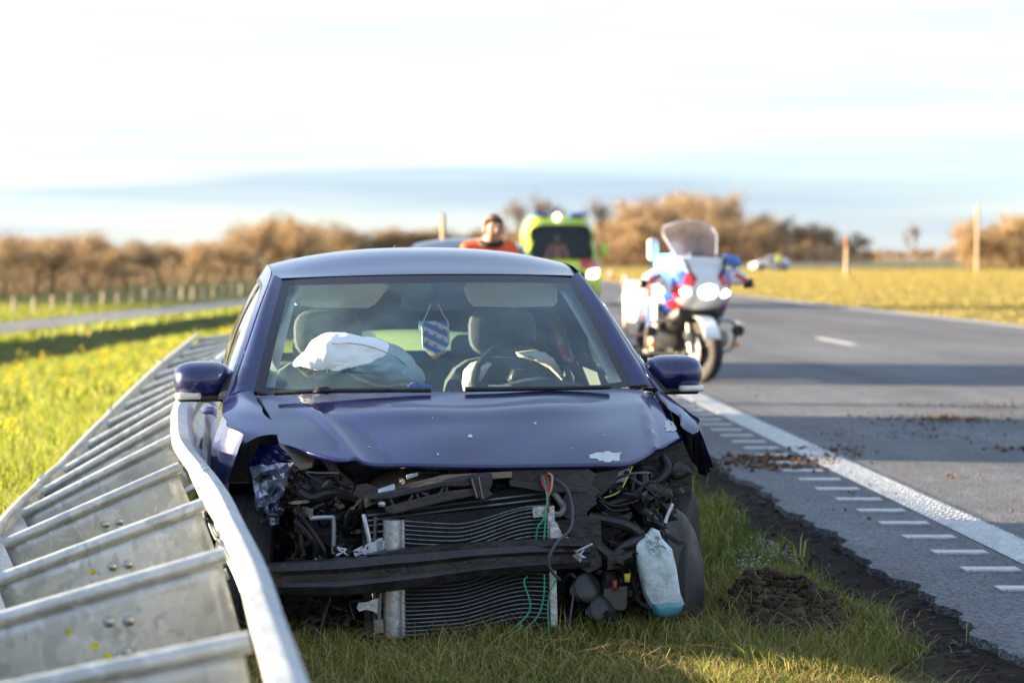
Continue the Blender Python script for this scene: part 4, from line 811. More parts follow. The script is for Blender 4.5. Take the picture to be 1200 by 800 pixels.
prism_px('upper_arch', [(740, 545), (800, 516), (812, 545), (810, 585), (796, 600), (770, 590), (752, 570)], .76, .05, BLACK)
# horns: stacks of discs
hornm = pm('horn_black', (.02, .02, .022), .28, dirt=(.1, .09, .08), dirt_amt=.3)
for px, py in ((684, 690), (702, 715)):
    mb = MB(); c = L(px, py, .43); M_ = Matrix.Translation(c) @ Matrix.Rotation(R(70), 4, 'X') @ Matrix.Rotation(R(25), 4, 'Y')
    mb.lathe([(.001, -.03), (.03, -.03), (.042, -.022), (.03, -.014), (.045, -.006), (.034, .002), (.05, .01), (.036, .018), (.052, .026), (.03, .036), (.001, .036)], M_, 22); mb.build('horn', hornm, W)
tube_px('horn_trumpet', [(704, 722, .42), (714, 730, .40), (722, 722, .39)], [.02, .03, .036], hornm, sub=3, n=14)
prism_px('ballast_box', [(708, 690), (736, 686), (735, 712), (730, 716), (706, 712)], .42, .07, pm('taupe_plastic', (.09, .08, .07), .55, dirt=(.03, .03, .03), dirt_amt=.5), bev=.005)
pill_px('crumpled_duct', [(712, 650), (728, 640), (750, 634), (758, 642), (746, 655), (726, 664), (712, 664)], .42, .04, BLACK, 2.2, noise=.006)
pill_px('yellow_plug', [(731, 672), (739, 671), (738, 682), (732, 682)], .41, .008, pm('yellow_plug', (.65, .50, .06), .5))
pill_px('red_plug', [(717, 680), (723, 679), (723, 690), (718, 691)], .41, .008, pm('red_plug', (.45, .05, .03), .5))
tube_px('dipstick', [(741, 546, .5), (735, 560, .5), (725, 576, .49), (708, 583, .49)], .0028, pm('lime_wire', (.45, .60, .08), .5), n=5)
tube_px('silver_stay', [(788, 590, .52), (782, 604, .51), (779, 613, .5)], .007, ALU)
# loose wires in front of the radiator
GW, RW, KW = pm('green_wire', (.02, .35, .16), .4), pm('red_wire', (.45, .03, .03), .4), pm('grey_wire', (.07, .07, .09), .4)
for pts, m, r in (([(636, 557, .45), (640, 572, .40), (641, 590, .37), (637, 608, .36), (630, 618, .36), (628, 638, .37)], GW, .0030), ([(637, 558, .45), (642, 575, .4), (640, 600, .37), (637, 638, .36)], GW, .0030), ([(634, 558, .45), (636, 566, .41), (641, 578, .39), (643, 600, .38)], RW, .004), ([(639, 556, .45), (643, 566, .41), (641, 580, .39)], RW, .0035),
                  ([(618, 675, .37), (614, 682, .36), (621, 705, .35), (618, 720, .35), (600, 737, .33), (574, 755, .30)], GW, .0030), ([(652, 679, .36), (645, 692, .35), (642, 712, .35), (643, 738, .34), (642, 768, .31)], GW, .0030), ([(638, 672, .37), (637, 700, .36), (630, 722, .35), (616, 737, .34), (614, 756, .32)], GW, .003), ([(617, 738, .34), (616, 748, .33)], RW, .0036),
                  ([(651, 562, .45), (664, 572, .42), (671, 596, .40), (668, 620, .35), (652, 636, .30), (643, 655, .29), (646, 668, .30), (656, 679, .33)], KW, .0058), ([(642, 582, .40), (646, 572, .40), (647, 558, .42), (642, 554, .45)], pm('orange_wire', (.5, .25, .15), .4), .004), ([(672, 697, .4), (668, 725, .38), (665, 755, .36)], KW, .004), ([(386, 700, .45), (380, 722, .42), (374, 748, .40)], BLACK, .006)):
    tube_px('loose_wire', pts, r, m, n=6)
prism_px('wire_plug', [(370, 746), (378, 745), (379, 762), (372, 764)], .40, .02, BLACK)
prism_px('splash_tray', [(420, 742), (428, 740), (430, 760), (690, 742), (760, 748), (758, 754), (600, 756), (428, 768)], .62, .3, BLACK)

# torn plastic slivers caught between the parts, scuffs on the bonnet and bits in the grass
rs = random.Random(77)
def sliver(box, ly, mats, smin=5, smax=16):
    x, y = rs.uniform(box[0], box[2]), rs.uniform(box[1], box[3]); a = rs.uniform(0, 6.28); l_ = rs.uniform(smin, smax); w_ = rs.uniform(2, 5); d = rs.uniform(*ly); m = 6; up, lo = [], []
    for i in range(m):
        t = i / (m - 1); cx_ = x + l_ * (t - .5) * math.cos(a) * 2; cy_ = y + l_ * (t - .5) * math.sin(a) * 2; k = w_ * math.sin(math.pi * (.12 + .8 * t)) * rs.uniform(.5, 1.2); dd = d + .025 * math.sin(t * 4 + a)
        up.append(L(cx_ - k * math.sin(a), cy_ + k * math.cos(a), dd)); lo.append(L(cx_ + k * math.sin(a), cy_ - k * math.cos(a), dd + rs.uniform(-.01, .01)))
    o = new('torn_plastic', up + lo, [(i, i + 1, m + i + 1, m + i) for i in range(m - 1)], rs.choice(mats), W, False); solid(o, .003); return o
for k in range(26): sliver((690, 560, 790, 650), (.46, .58), [BLACK, DARKP, BLACK, LINER])
for k in range(20): sliver((345, 565, 430, 655), (.50, .62), [BLACK, DARKP, BLACK, TAN])
for k in range(14): sliver((670, 655, 760, 725), (.42, .50), [BLACK, BLACK, DARKP])
for k in range(12): sliver((360, 695, 425, 748), (.50, .62), [BLACK, DARKP])
for k in range(10): sliver((430, 548, 690, 600), (.46, .52), [DARKP, BLACK], 4, 9)
for k in range(7): chip(rs.uniform(430, 740), rs.uniform(470, 543), rs.uniform(.6, 1.6), rs.uniform(.4, .9), 9)
# ------------------------------------------------------------------ toppled double guardrail
def galvm():
    m = bpy.data.materials.new('galvanised_steel'); m.use_nodes = True; n, l = m.node_tree.nodes, m.node_tree.links
    p = n['Principled BSDF']; p.inputs['Metallic'].default_value = .6
    t = n.new('ShaderNodeTexCoord'); nz_ = n.new('ShaderNodeTexNoise'); nz_.inputs['Scale'].default_value = 9; nz_.inputs['Detail'].default_value = 3; l.new(t.outputs['Object'], nz_.inputs['Vector'])
    ad = n.new('ShaderNodeVectorMath'); ad.operation = 'MULTIPLY_ADD'; l.new(nz_.outputs['Color'], ad.inputs[0]); ad.inputs[1].default_value = (.5, .5, .5); l.new(t.outputs['Object'], ad.inputs[2])
    v = n.new('ShaderNodeTexVoronoi'); v.inputs['Scale'].default_value = 16; v.feature = 'SMOOTH_F1'; v.inputs['Smoothness'].default_value = .5; l.new(ad.outputs[0], v.inputs['Vector'])
    sp = n.new('ShaderNodeSeparateColor'); l.new(v.outputs['Color'], sp.inputs[0])
    cr = n.new('ShaderNodeValToRGB'); cr.color_ramp.elements[0].color = (.44, .47, .475, 1); cr.color_ramp.elements[1].color = (.64, .66, .67, 1); cr.color_ramp.elements[0].position = .15; cr.color_ramp.elements[1].position = .95; l.new(sp.outputs[0], cr.inputs[0])
    z2 = n.new('ShaderNodeTexNoise'); z2.inputs['Scale'].default_value = 3.5; z2.inputs['Detail'].default_value = 9; z2.inputs['Roughness'].default_value = .7; l.new(t.outputs['Object'], z2.inputs['Vector'])
    r2 = n.new('ShaderNodeMapRange'); r2.inputs[1].default_value = .52; r2.inputs[2].default_value = .78; r2.inputs[4].default_value = .55; l.new(z2.outputs[0], r2.inputs[0])
    mx = n.new('ShaderNodeMixRGB'); l.new(r2.outputs[0], mx.inputs[0]); l.new(cr.outputs[0], mx.inputs[1]); mx.inputs[2].default_value = (.20, .17, .14, 1); l.new(mx.outputs[0], p.inputs['Base Color'])
    rr = n.new('ShaderNodeMapRange'); rr.inputs[3].default_value = .36; rr.inputs[4].default_value = .6; l.new(sp.outputs[1], rr.inputs[0]); l.new(rr.outputs[0], p.inputs['Roughness'])
    b = n.new('ShaderNodeBump'); b.inputs['Strength'].default_value = .25; b.inputs['Distance'].default_value = .01; l.new(nz_.outputs[0], b.inputs['Height']); l.new(b.outputs[0], p.inputs['Normal'])
    return m
GALV = galvm()
RY = [2.6, 3.3, 4.085, 4.6, 5.33, 6.34, 7.67, 8.85, 10, 11.36, 13, 16, 20, 24.6]; RX = [-.16, -.255, -.36, -.43, -.533, -.687, -.907, -1.125, -1.295, -1.465, -1.63, -1.86, -2.12, -2.38]
RZ = [.55] * 7 + [.545, .54, .54, .54, .54, .54, .53]
LZ = [.49, .47, .445, .43, .40, .355, .30, .26, .215, .175, .16, .23, .35, .46]
rp_ = dense([(RX[i], RY[i], RZ[i]) for i in range(14)], 8)
def gr_frame(Y):
    A = np.array([tuple(q) for q in rp_]); p = Vector((np.interp(Y, A[:, 1], A[:, 0]), Y, np.interp(Y, A[:, 1], A[:, 2])))
    q = Vector((np.interp(Y + .1, A[:, 1], A[:, 0]), Y + .1, np.interp(Y + .1, A[:, 1], A[:, 2]))); o = Vector((np.interp(Y - .1, A[:, 1], A[:, 0]), Y - .1, np.interp(Y - .1, A[:, 1], A[:, 2])))
    t = (q - o).normalized(); lat = Vector((-t.y, t.x, 0)).normalized() * .65
    Lp = p + Vector((lat.x, lat.y, np.interp(Y, RY, LZ) - p.z)); u = (Lp - p).normalized(); n_ = t.cross(u); n_ = n_ if n_.z > 0 else -n_
    return p, Lp, u, n_.normalized(), t
gr = empty('guardrail', (-.9, 7.0, float(zt(-.9, 7.0))), label='toppled double-sided galvanised guardrail bent along the side of the wrecked car', cat='guardrail')
GO = Vector(gr.location)
def gbuild(mb, name, m=GALV, par=gr, off=None, smooth=True, angle=38):
    o = off or GO; mb.v = [tuple(Vector(q) - o) for q in mb.v]; return mb.build(name, m, par, smooth, angle)
PROF = [(.0, .012), (.006, .034), (.035, .032), (.062, .002), (.066, -.04), (.012, -.10), (.012, -.155), (.066, -.215), (.066, -.25), (.012, -.29), (.0, -.275)]
ys = np.concatenate([np.arange(2.6, 13, .12), np.arange(13, 24.6, .4)])
for sgn in (0, 1):
    rings = []
    for y in ys:
        p, q, u, n_, t = gr_frame(float(y)); o = -u if sgn == 0 else u; b = p if sgn == 0 else q
        wob = .003 * math.sin(y * 2.3) * math.sin(y * 1.7)
        rings.append([b + o * (a - (.035 if sgn == 0 else .02) + wob) + n_ * c for a, c in PROF])
    mb = MB(); mb.loft(rings, closed=False); r_ = gbuild(mb, 'rail_beam', angle=25); solid(r_, .004, 0)
    for y0 in (7.75, 12.0, 16.2, 20.5):
        p, q, u, n_, t = gr_frame(y0); o = -u if sgn == 0 else u; b = p if sgn == 0 else q
        for dy in (-.06, .06):
            mb = MB(); c = b + o * .0 + n_ * .034 + t * dy; mb.lathe([(.001, 0), (.015, 0), (.013, .008), (.004, .012), (.001, .012)], Matrix.Translation(c) @ n_.to_track_quat('Z', 'Y').to_matrix().to_4x4(), 10); mb.v = [tuple(Vector(v) - GO) for v in mb.v]; mb.build('splice_bolt', STEEL, r_)
HOLE_PATCH = pm('hole_patch', (.55, .50, .03), .7, var=.5, scale=90)  # yellow patches stand in for plate holes showing sunlit grass behind
for k, y0 in enumerate([4.58, 5.96, 7.22, 8.58, 10.05, 11.45, 12.75, 14.1, 15.4, 16.7, 18.0, 19.3, 20.6, 21.9, 23.2, 24.3]):
    p, q, u, n_, t = gr_frame(y0); w = (q - p).length; hgt = .21
    a0, a1 = .06, w - .03; skew = random.uniform(-.03, .03)
    def pt(s, h, dy=0): return p + u * s + n_ * (-.008 + h) + t * (dy + skew * s + .012 * math.sin(s * 9 + k) * (-h / hgt))
    mb = MB(); mb.grid(lambda s, h: pt(s, -h), fr(a0, a1, 14), fr(.012, hgt, 6)); pl = gbuild(mb, 'spacer_plate'); solid(pl, .004, 0)
    mb = MB(); mb.tube([pt(s, 0) for s in fr(a0 - .015, a1, 10)], .0195, 12); gbuild(mb, 'rolled_edge', par=pl)
    mb = MB(); mb.tube([pt(s, -hgt) for s in fr(a0 - .01, a1, 10)], .0165, 12); gbuild(mb, 'rolled_edge', par=pl)
    for s, h in ((.30, .085), (.345, .075), (.325, .155)):
        mb = MB(); c = pt(s, -h, -.004); mb.lathe([(.001, 0), (.013, 0), (.012, .006), (.005, .010), (.001, .010)], Matrix.Translation(c) @ (-t).to_track_quat('Z', 'Y').to_matrix().to_4x4(), 12); gbuild(mb, 'bolt', STEEL, pl)
    mb = MB(); c = pt(.32, -.1, .04); g = c + t * .05 - n_ * .62; mb.tube([c, g], .045, 4); gbuild(mb, 'post', smooth=False)
    if k in (1, 2):
        for s, h in ((.42, .07), (.385, .12), (.36, .15)):
            c = pt(s + random.uniform(-.02, .02), -h, -.004); mb = MB(); mb.add([c + u * .011 * math.cos(a) * random.uniform(.5, 1.2) + n_ * .011 * math.sin(a) * random.uniform(.6, 1.2) for a in np.linspace(0, 2 * math.pi, 8, endpoint=False)], [tuple(range(8))]); gbuild(mb, 'hole_patch', HOLE_PATCH, pl, smooth=False)

# ------------------------------------------------------------------ emergency vehicles hidden behind the wreck
WHITE = pm('white_paint', (.78, .78, .78), .35, var=.03, coat=.8); REDS = pm('red_stripe', (.60, .025, .04), .4, var=.05, coat=.5); BLUES = pm('blue_stripe', (.03, .10, .50), .4, var=.05, coat=.5)
MP = dict(MW); MP['paint'] = WHITE; nc = empty('parked_car', (-.32, 16.0, -.10), (0, 0, R(2)), 'lime yellow rescue service car with red and blue bonnet stripes parked close behind the wreck', 'car'); nc.scale = (1, 1.02, .925); MN = dict(MW); MN['paint'] = pm('lime_car_paint', (.50, .56, .05), .35, var=.05, coat=.8); build_car(nc, MN)
for k, m in enumerate((REDS, WHITE, BLUES)):
    mb = MB(); mb.grid(lambda s, t: Vector(((.16 + .15 * k + .11 * s), lerp(1.04, .40, t), lerp(.975, .84, t ** 1.3) + .012)), fr(0, 1, 2), fr(0, 1, 6)); mb.build('stripe', m, nc)
pol = empty('police_car', (24.4, 262, 0), (0, 0, R(-70)), 'small white striped police car far off at the edge of the golden field', 'car')
build_car(pol, MP)
for sg in (-1, 1):
    for k, m in enumerate((REDS, BLUES, REDS, BLUES)):
        mb = MB(); y0 = 1.5 + .55 * k; mb.grid(lambda s, t: Vector((sg * (side(y0 + .22 * s + .35 * t, .35 + .5 * t) + .004), y0 + .22 * s + .35 * t, .35 + .5 * t)), fr(0, 1, 3), fr(0, 1, 8)); mb.build('stripe', m, pol)
for k, m in enumerate((REDS, BLUES)):
    for sg in (-1, 1):
        mb = MB(); mb.grid(lambda s, t: Vector((sg * (.30 + .14 * k + .11 * s), lerp(1.04, .40, t), lerp(.975, .84, t ** 1.3) + .012)), fr(0, 1, 2), fr(0, 1, 6)); mb.build('stripe', m, pol)
MD = dict(MW); MD['paint'] = pm('black_blue_paint', (.010, .013, .024), .3, var=.05, coat=1)
dk = empty('dark_car', (-.44, 26.4, -.05), (0, 0, R(1.5)), 'dark blue car whose roof shows just above the wreck beside the rescue worker', 'car'); build_car(dk, MD)

# ------------------------------------------------------------------ police motorcycle
bk = empty('police_motorcycle', tuple(at(822, 446, 25.3)), (0, 0, R(16)), 'white police touring motorcycle with red and blue stripes and lamps lit, parked on the road', 'motorcycle')
bk.location.z = .0
LAMP = pm('lit_headlamp', (.9, .9, .9), .2, emit=(1, .93, .78), estr=2.6); BLUEL = pm('lit_blue_lamp', (.05, .25, .9), .2, emit=(.05, .42, 1), estr=5); BLUEW = pm('blue_flash', (.6, .8, 1), .2, emit=(.7, .88, 1), estr=9)
AMB = pm('amber_lens', (.75, .28, .04), .2); BRASS = pm('cast_engine', (.40, .36, .30), .4, metal=.7, dirt=(.08, .07, .06), dirt_amt=.4)
def ell(c, rx, rz, n=28, e=1.): return [Vector((c[0] + rx * np.sign(math.cos(a)) * abs(math.cos(a)) ** e, c[1], c[2] + rz * np.sign(math.sin(a)) * abs(math.sin(a)) ** e)) for a in np.linspace(0, 2 * math.pi, n, endpoint=False)]
fw = wheel(bk, Matrix.Translation((0, 0, .305)) @ Matrix.Rotation(R(16), 4, 'Z') @ Matrix.Rotation(R(-90), 4, 'Y'), RUBBER, ALU, .305, .12, 6, 'front_wheel')
wheel(bk, Matrix.Translation((0, 1.48, .305)) @ Matrix.Rotation(R(-90), 4, 'Y'), RUBBER, ALU, .305, .18, 6, 'rear_wheel')
for sg in (-1, 1):
    mb = MB(); mb.lathe([(.06, 0), (.16, 0), (.16, .006), (.06, .006)], Matrix.Translation((sg * .075, 0, .305)) @ Matrix.Rotation(R(90), 4, 'Y'), 28); mb.build('brake_disc', STEEL, bk)
    mb = MB(); mb.tube([(sg * .105, 0, .30), (sg * .10, .10, .58), (sg * .10, .30, .98)], [.032, .028, .026], 10); mb.build('fork_leg', BRASS, bk)
mb = MB(); mb.grid(lambda a, x: Vector((x, -.335 * math.cos(a) * 1.0, .305 + .345 * math.sin(a) - .25 * x * x * 4)), list(np.linspace(R(22), R(165), 18)), fr(-.085, .085, 6)); o = mb.build('front_mudguard', WHITE, bk); solid(o, .006)
rings = [ell((0, y, z), w, h, 36, .82) for y, w, h, z in ((-.20, .05, .04, .93), (-.17, .14, .10, .94), (-.10, .23, .18, .955), (.02, .31, .245, .96), (.16, .37, .29, .95), (.32, .405, .33, .92), (.5, .40, .34, .89), (.66, .33, .33, .87), (.78, .22, .30, .86))]
mb = MB(); mb.loft(rings); o = mb.build('fairing', [WHITE, REDS, BLUES], bk)
nk = 36
for f_ in o.data.polygons:
    c = f_.center; d = (c.z - .95) * .8 + (c.y) * .9 + abs(c.x) * .3
    if c.z < 1.12 and abs(c.x) > .12:
        b = (d * 5.2 + .3) % 2.4; f_.material_index = 1 if b < .55 else 2 if b < 1.1 else 0
rings = [ell((0, y, z), w, h, 28, .8) for y, w, h, z in ((.02, .13, .05, .73), (.08, .22, .12, .69), (.25, .27, .17, .63), (.55, .25, .18, .55), (.8, .18, .15, .50))]
MB().loft(rings).build('radiator_cowl', BLACK, bk)
# side flanks
for sg in (-1, 1):
    for k, m in ((0, WHITE), (1, BLUES)):
        mb = MB(); mb.grid(lambda s, t, k=k: Vector((sg * (.37 - .06 * (1 - t) + .012), .22 + .16 * k + .16 * s + .18 * (1 - t), lerp(.50, .80, t))), fr(0, 1, 3), fr(0, 1, 5)); o = mb.build('side_panel', m, bk); solid(o, .01)
# lamps in the nose
for x, z, rx, rz, nm in ((0, .90, .10, .075, LAMP), (-.15, .895, .11, .046, LAMP), (.15, .88, .11, .045, LAMP)):
    mb = MB(); pillow(mb, [Vector((q.x, -.175 + abs(x) * .55, q.z)) for q in ell((x, 0, z), rx, rz, 18)], .05, 2, 4); mb.build('headlamp', nm, bk)
mb = MB(); pillow(mb, [Vector((a, -.02 - (1.25 - b) * .2, b)) for a, b in ((-.22, 1.22), (0, 1.235), (.22, 1.22), (.17, 1.10), (.10, 1.02), (-.10, 1.02), (-.17, 1.10))], .05, 3, 4); mb.build('nose_panel', WHITE, bk)
for sg in (-1, 1):
    mb = MB(); mb.tube([(sg * .22, -.06, 1.22), (sg * .19, -.12, 1.13), (sg * .145, -.15, 1.05)], .017, 6); mb.build('air_slot', BLACK, bk)
SCREEN = glassm('screen_tint', (.82, .81, .84), haze=.22, hazecol=(.6, .58, .62))
def scr(u, v): w = lerp(.20, .285, min(1, v * 1.4)) - .06 * max(0, v - .75) * 2; return Vector((u * w, .0 + .30 * v + .12 * u * u, lerp(1.19, 1.60, v) - .05 * u * u * v * v * 1.2))
mb = MB(); mb.grid(scr, fr(-1, 1, 18), fr(0, 1, 12)); mb.build('windscreen', SCREEN, bk)
mb = MB(); mb.tube([scr(u, v) for u, v in [(-1, t) for t in fr(0, 1, 8)] + [(t, 1) for t in fr(-1, 1, 8)] + [(1, t) for t in fr(1, 0, 8)]], .006, 6); mb.build('screen_edge', pm('screen_rim', (.7, .7, .72), .2, var=.02), bk)
mb = MB(); mb.box((.03, .22, 1.24), (.16, .05, .11)); o = mb.build('display', BLACK, bk, False); bevel(o, .01)
for sg in (-1, 1):
    mb = MB(); pillow(mb, [Vector((sg * a, .18, b)) for a, b in ((.30, 1.12), (.42, 1.13), (.54, 1.06), (.56, .99), (.47, .95), (.33, .97))], .09, 2.5, 4); o = mb.build('mirror_housing', WHITE, bk)
    mb = MB(); pillow(mb, [Vector((sg * a, .17, b)) for a, b in ((.50, 1.02), (.60, 1.02), (.61, .93), (.52, .92))], .06, 3, 4); mb.build('mirror', BLACK, o)
    mb = MB(); mb.box((sg * .45, .10, 1.03), (.13, .03, .045), (0, R(sg * 28), 0)); mb.build('mirror_stripe', REDS, o, False)
    mb = MB(); pillow(mb, [Vector((sg * a, .10, b)) for a, b in ((.26, 1.27), (.42, 1.25), (.46, 1.15), (.38, 1.12), (.28, 1.17))], .06, 2.5, 4); o = mb.build('blue_lamp', BLUEL if sg < 0 else pm('blue_lamp_off', (.10, .22, .55), .2), bk)
    if sg < 0: mb = MB(); pillow(mb, [Vector((sg * a, .045, b)) for a, b in ((.28, 1.24), (.38, 1.235), (.39, 1.18), (.30, 1.18))], .02, 2, 3); mb.build('flash_lens', BLUEW, o)
    mb = MB(); mb.tube([(sg * .08, .32, 1.08), (sg * .3, .42, 1.08), (sg * .38, .5, 1.06)], .016, 8); mb.build('handlebar', BLACK, bk)
    mb = MB(); rings = [ell((0, 0, 0), r, r * .85, 16, .8) for r in (.11, .12, .12, .10)]; rings = [[Vector((sg * x, .42 + q.x, .42 + q.z)) for q in r] for x, r in zip((.14, .26, .36, .40), rings)]; mb.loft(rings); mb.build('cylinder_head', BRASS, bk)
    mb = MB(); mb.tube([(sg * .20, .18, .62), (sg * .44, .26, .58), (sg * .47, .3, .44), (sg * .42, .34, .30), (sg * .18, .3, .27)], .018, 8, sub=5); mb.build('crash_bar', BRASS if sg < 0 else STEEL, bk)
    mb = MB(); mb.tube([(sg * .46, .22, .50), (sg * .46, .16, .50)], [.06, .055], 14); mb.build('fog_lamp', BLACK, bk)
    mb = MB(); pillow(mb, [Vector((sg * .44 + q.x, .2, .36 + q.z)) for q in ell((0, 0, 0), .045, .025, 10)], .03, 2, 3); mb.build('indicator', AMB, bk)
    mb = MB(); pillow(mb, [Vector((sg * .29, a, b)) for a, b in rrect(.92, .56, 1.36, 1.0, .09)], .10, 4, 5, ax=Vector((1, 0, 0))); o = mb.build('pannier', WHITE, bk)
    mb = MB(); mb.tube([(sg * .22, 1.10, .45), (sg * .40, 1.12, .45), (sg * .42, 1.12, .75), (sg * .42, 1.14, .85)], .02, 8, sub=4); mb.build('pannier_bar', BRASS, bk)
    mb = MB(); mb.tube([(sg * .24, .7, .30), (sg * .30, 1.0, .28), (sg * .26, 1.5, .36)], [.04, .05, .06], 10, sub=4); mb.build('exhaust', BRASS, bk)
    mb = MB(); mb.tube([(sg * .30, .9, .33), (sg * .36, .86, .33)], .02, 6); mb.box((sg * .40, .86, .33), (.14, .06, .03)); mb.build('footrest', BLACK, bk)
mb = MB(); pillow(mb, [Vector((0, a, b)) for a, b in ((.62, 1.02), (.9, 1.0), (1.25, .86), (1.3, .62), (.9, .5), (.6, .6))], .2, 3, 5, ax=Vector((1, 0, 0))); mb.build('fuel_tank', WHITE, bk)
mb = MB(); pillow(mb, [Vector((0, a, b)) for a, b in ((.95, .93), (1.2, .88), (1.55, .94), (1.75, 1.0), (1.75, .88), (1.3, .74), (1.0, .80))], .17, 3, 5, ax=Vector((1, 0, 0))); mb.build('saddle', BLACK, bk)
mb = MB(); mb.box((0, .52, .40), (.30, .5, .36)); o = mb.build('engine', BLACK, bk, False); bevel(o, .04)
mb = MB(); pillow(mb, [Vector((a, .18, b)) for a, b in rrect(-.50, 1.20, -.40, 1.42, .035)], .05, 3, 4); mb.build('front_beacon', WHITE, bk)
mb = MB(); mb.tube([(-.12, .85, .28), (-.30, .95, .01)], .014, 6); mb.build('side_stand', BLACK, bk)

# ------------------------------------------------------------------ ambulance
LIME = pm('lime_yellow_paint', (.50, .62, .035), .35, var=.04, coat=.8)
am = empty('ambulance', (1.33, 65.0, .0), (0, 0, R(2.5)), 'lime yellow ambulance van with blue roof lamps standing in the traffic lane', 'ambulance')
prof = [(0.0, .62, .86), (.06, .80, .92), (.2, .98, .96), (.55, 1.10, .98), (.95, 1.20, .985), (1.1, 1.36, .97), (1.35, 1.75, .93), (1.6, 2.10, .89), (1.85, 2.30, .88), (2.3, 2.37, .89), (4.0, 2.40, .90), (5.2, 2.38, .90), (5.3, 2.2, .88)]
n_ = 40; rings = []
for y, zt_, w in prof:
    zc, hh = (zt_ + .28) / 2, (zt_ - .28) / 2; rings.append([Vector((w * np.sign(math.cos(a)) * abs(math.cos(a)) ** .28 * (1 - .10 * max(0, math.sin(a)) * (zt_ > 1.6)), y, zc + hh * np.sign(math.sin(a)) * abs(math.sin(a)) ** .34)) for a in np.linspace(0, 2 * math.pi, n_, endpoint=False)])
mb = MB(); mb.loft(rings)
vv_ = [Vector(q) for q in mb.v]; mb.f = [f for f in mb.f if len(f) > 4 or not (lambda c: 1.0 < c.y < 1.66 and abs(c.x) < .80 and c.z > 1.25)(sum((vv_[i] for i in f), Vector()) / len(f))]
mb.build('body', LIME, am)
mb = MB(); mb.grid(lambda u, v: Vector((u * lerp(.84, .76, v), lerp(1.02, 1.70, v) - .06 * (1 - u * u), lerp(1.27, 2.13, v))), fr(-1, 1, 12), fr(0, 1, 6)); mb.build('windscreen', glassm('van_glass', (.8, .88, .88)), am)
mb = MB(); mb.box((0, 3.0, 1.3), (1.6, .05, 1.9)); mb.box((0, 1.6, 1.12), (1.6, .9, .2)); mb.build('cab_interior', TRIM, am, False)
mb = MB(); mb.grid(lambda u, v: Vector((u * .55, -.03 + .04 * u * u + .0 * v, lerp(.52, .88, v))), fr(-1, 1, 8), fr(0, 1, 3)); mb.build('grille', BLACK, am)
mb = MB(); mb.grid(lambda u, v: Vector((u * .88, .0 - .05 + .2 * u ** 4, lerp(.30, .50, v))), fr(-1, 1, 12), fr(0, 1, 3)); o = mb.build('bumper', DARKP, am); solid(o, .05, 1)
for sg in (-1, 1):
    mb = MB(); pillow(mb, [Vector((sg * a, .08, b)) for a, b in ((.58, .72), (.84, .74), (.86, .96), (.62, .90))], .06, 3, 4); mb.build('headlamp', LAMP if sg > 0 else MW['lens'], am)
    mb = MB(); mb.grid(lambda s, t: Vector((sg * lerp(.45, .90, s), lerp(.16, .9, t), lerp(.985, 1.205, t) + .012 - .03 * s)), fr(0, 1, 3), fr(0, 1, 5)); mb.build('bonnet_stripe', REDS, am)
    mb = MB(); pillow(mb, [Vector((sg * a, 1.2, b)) for a, b in rrect(1.02, 1.25, 1.22, 1.62, .05)], .06, 3, 4); o = mb.build('wing_mirror', LIME, am)
    mb = MB(); mb.tube([(sg * .92, 1.25, 1.35), (sg * 1.05, 1.22, 1.35)], .03, 6); mb.build('mirror_arm', BLACK, o)
    for y in (.95, 4.2): wheel(am, Matrix.Translation((sg * .80, y, .34)) @ Matrix.Rotation(sg * math.pi / 2, 4, 'Y'), RUBBER, ALU, .34, .22)
    mb = MB(); mb.grid(lambda s, t: Vector((sg * (.915 if t > .5 else .965), lerp(1.9, 5.0, s), lerp(.95, 1.2, t))), fr(0, 1, 3), [0, 1]); mb.build('side_stripe', REDS, am)
    mb = MB(); mb.grid(lambda s, t: Vector((sg * (lerp(.935, .89, t)), lerp(1.55, 2.3, s), lerp(1.35, 1.95, t))), fr(0, 1, 3), fr(0, 1, 3)); mb.build('cab_window', glassm('cab_glass', (.3, .36, .36)), am)
    mb = MB(); pillow(mb, [Vector((sg * a, 1.95, b)) for a, b in rrect(.25, 2.32, .70, 2.42, .04)], .12, 3, 4); mb.build('roof_lamp', pm('blue_dome', (.04, .14, .55), .2), am)
mb = MB(); pillow(mb, [q for q in ell((-.08, 1.80, 2.32), .075, .07, 12)], .04, 2, 3); mb.build('flash_lamp', LAMP, am)
SKIN = pm('skin', (.52, .30, .21), .55, var=.08, scale=20); ORANGE = pm('orange_jacket', (.80, .115, .025), .8, var=.1, scale=12, bump=.3, bscale=30)

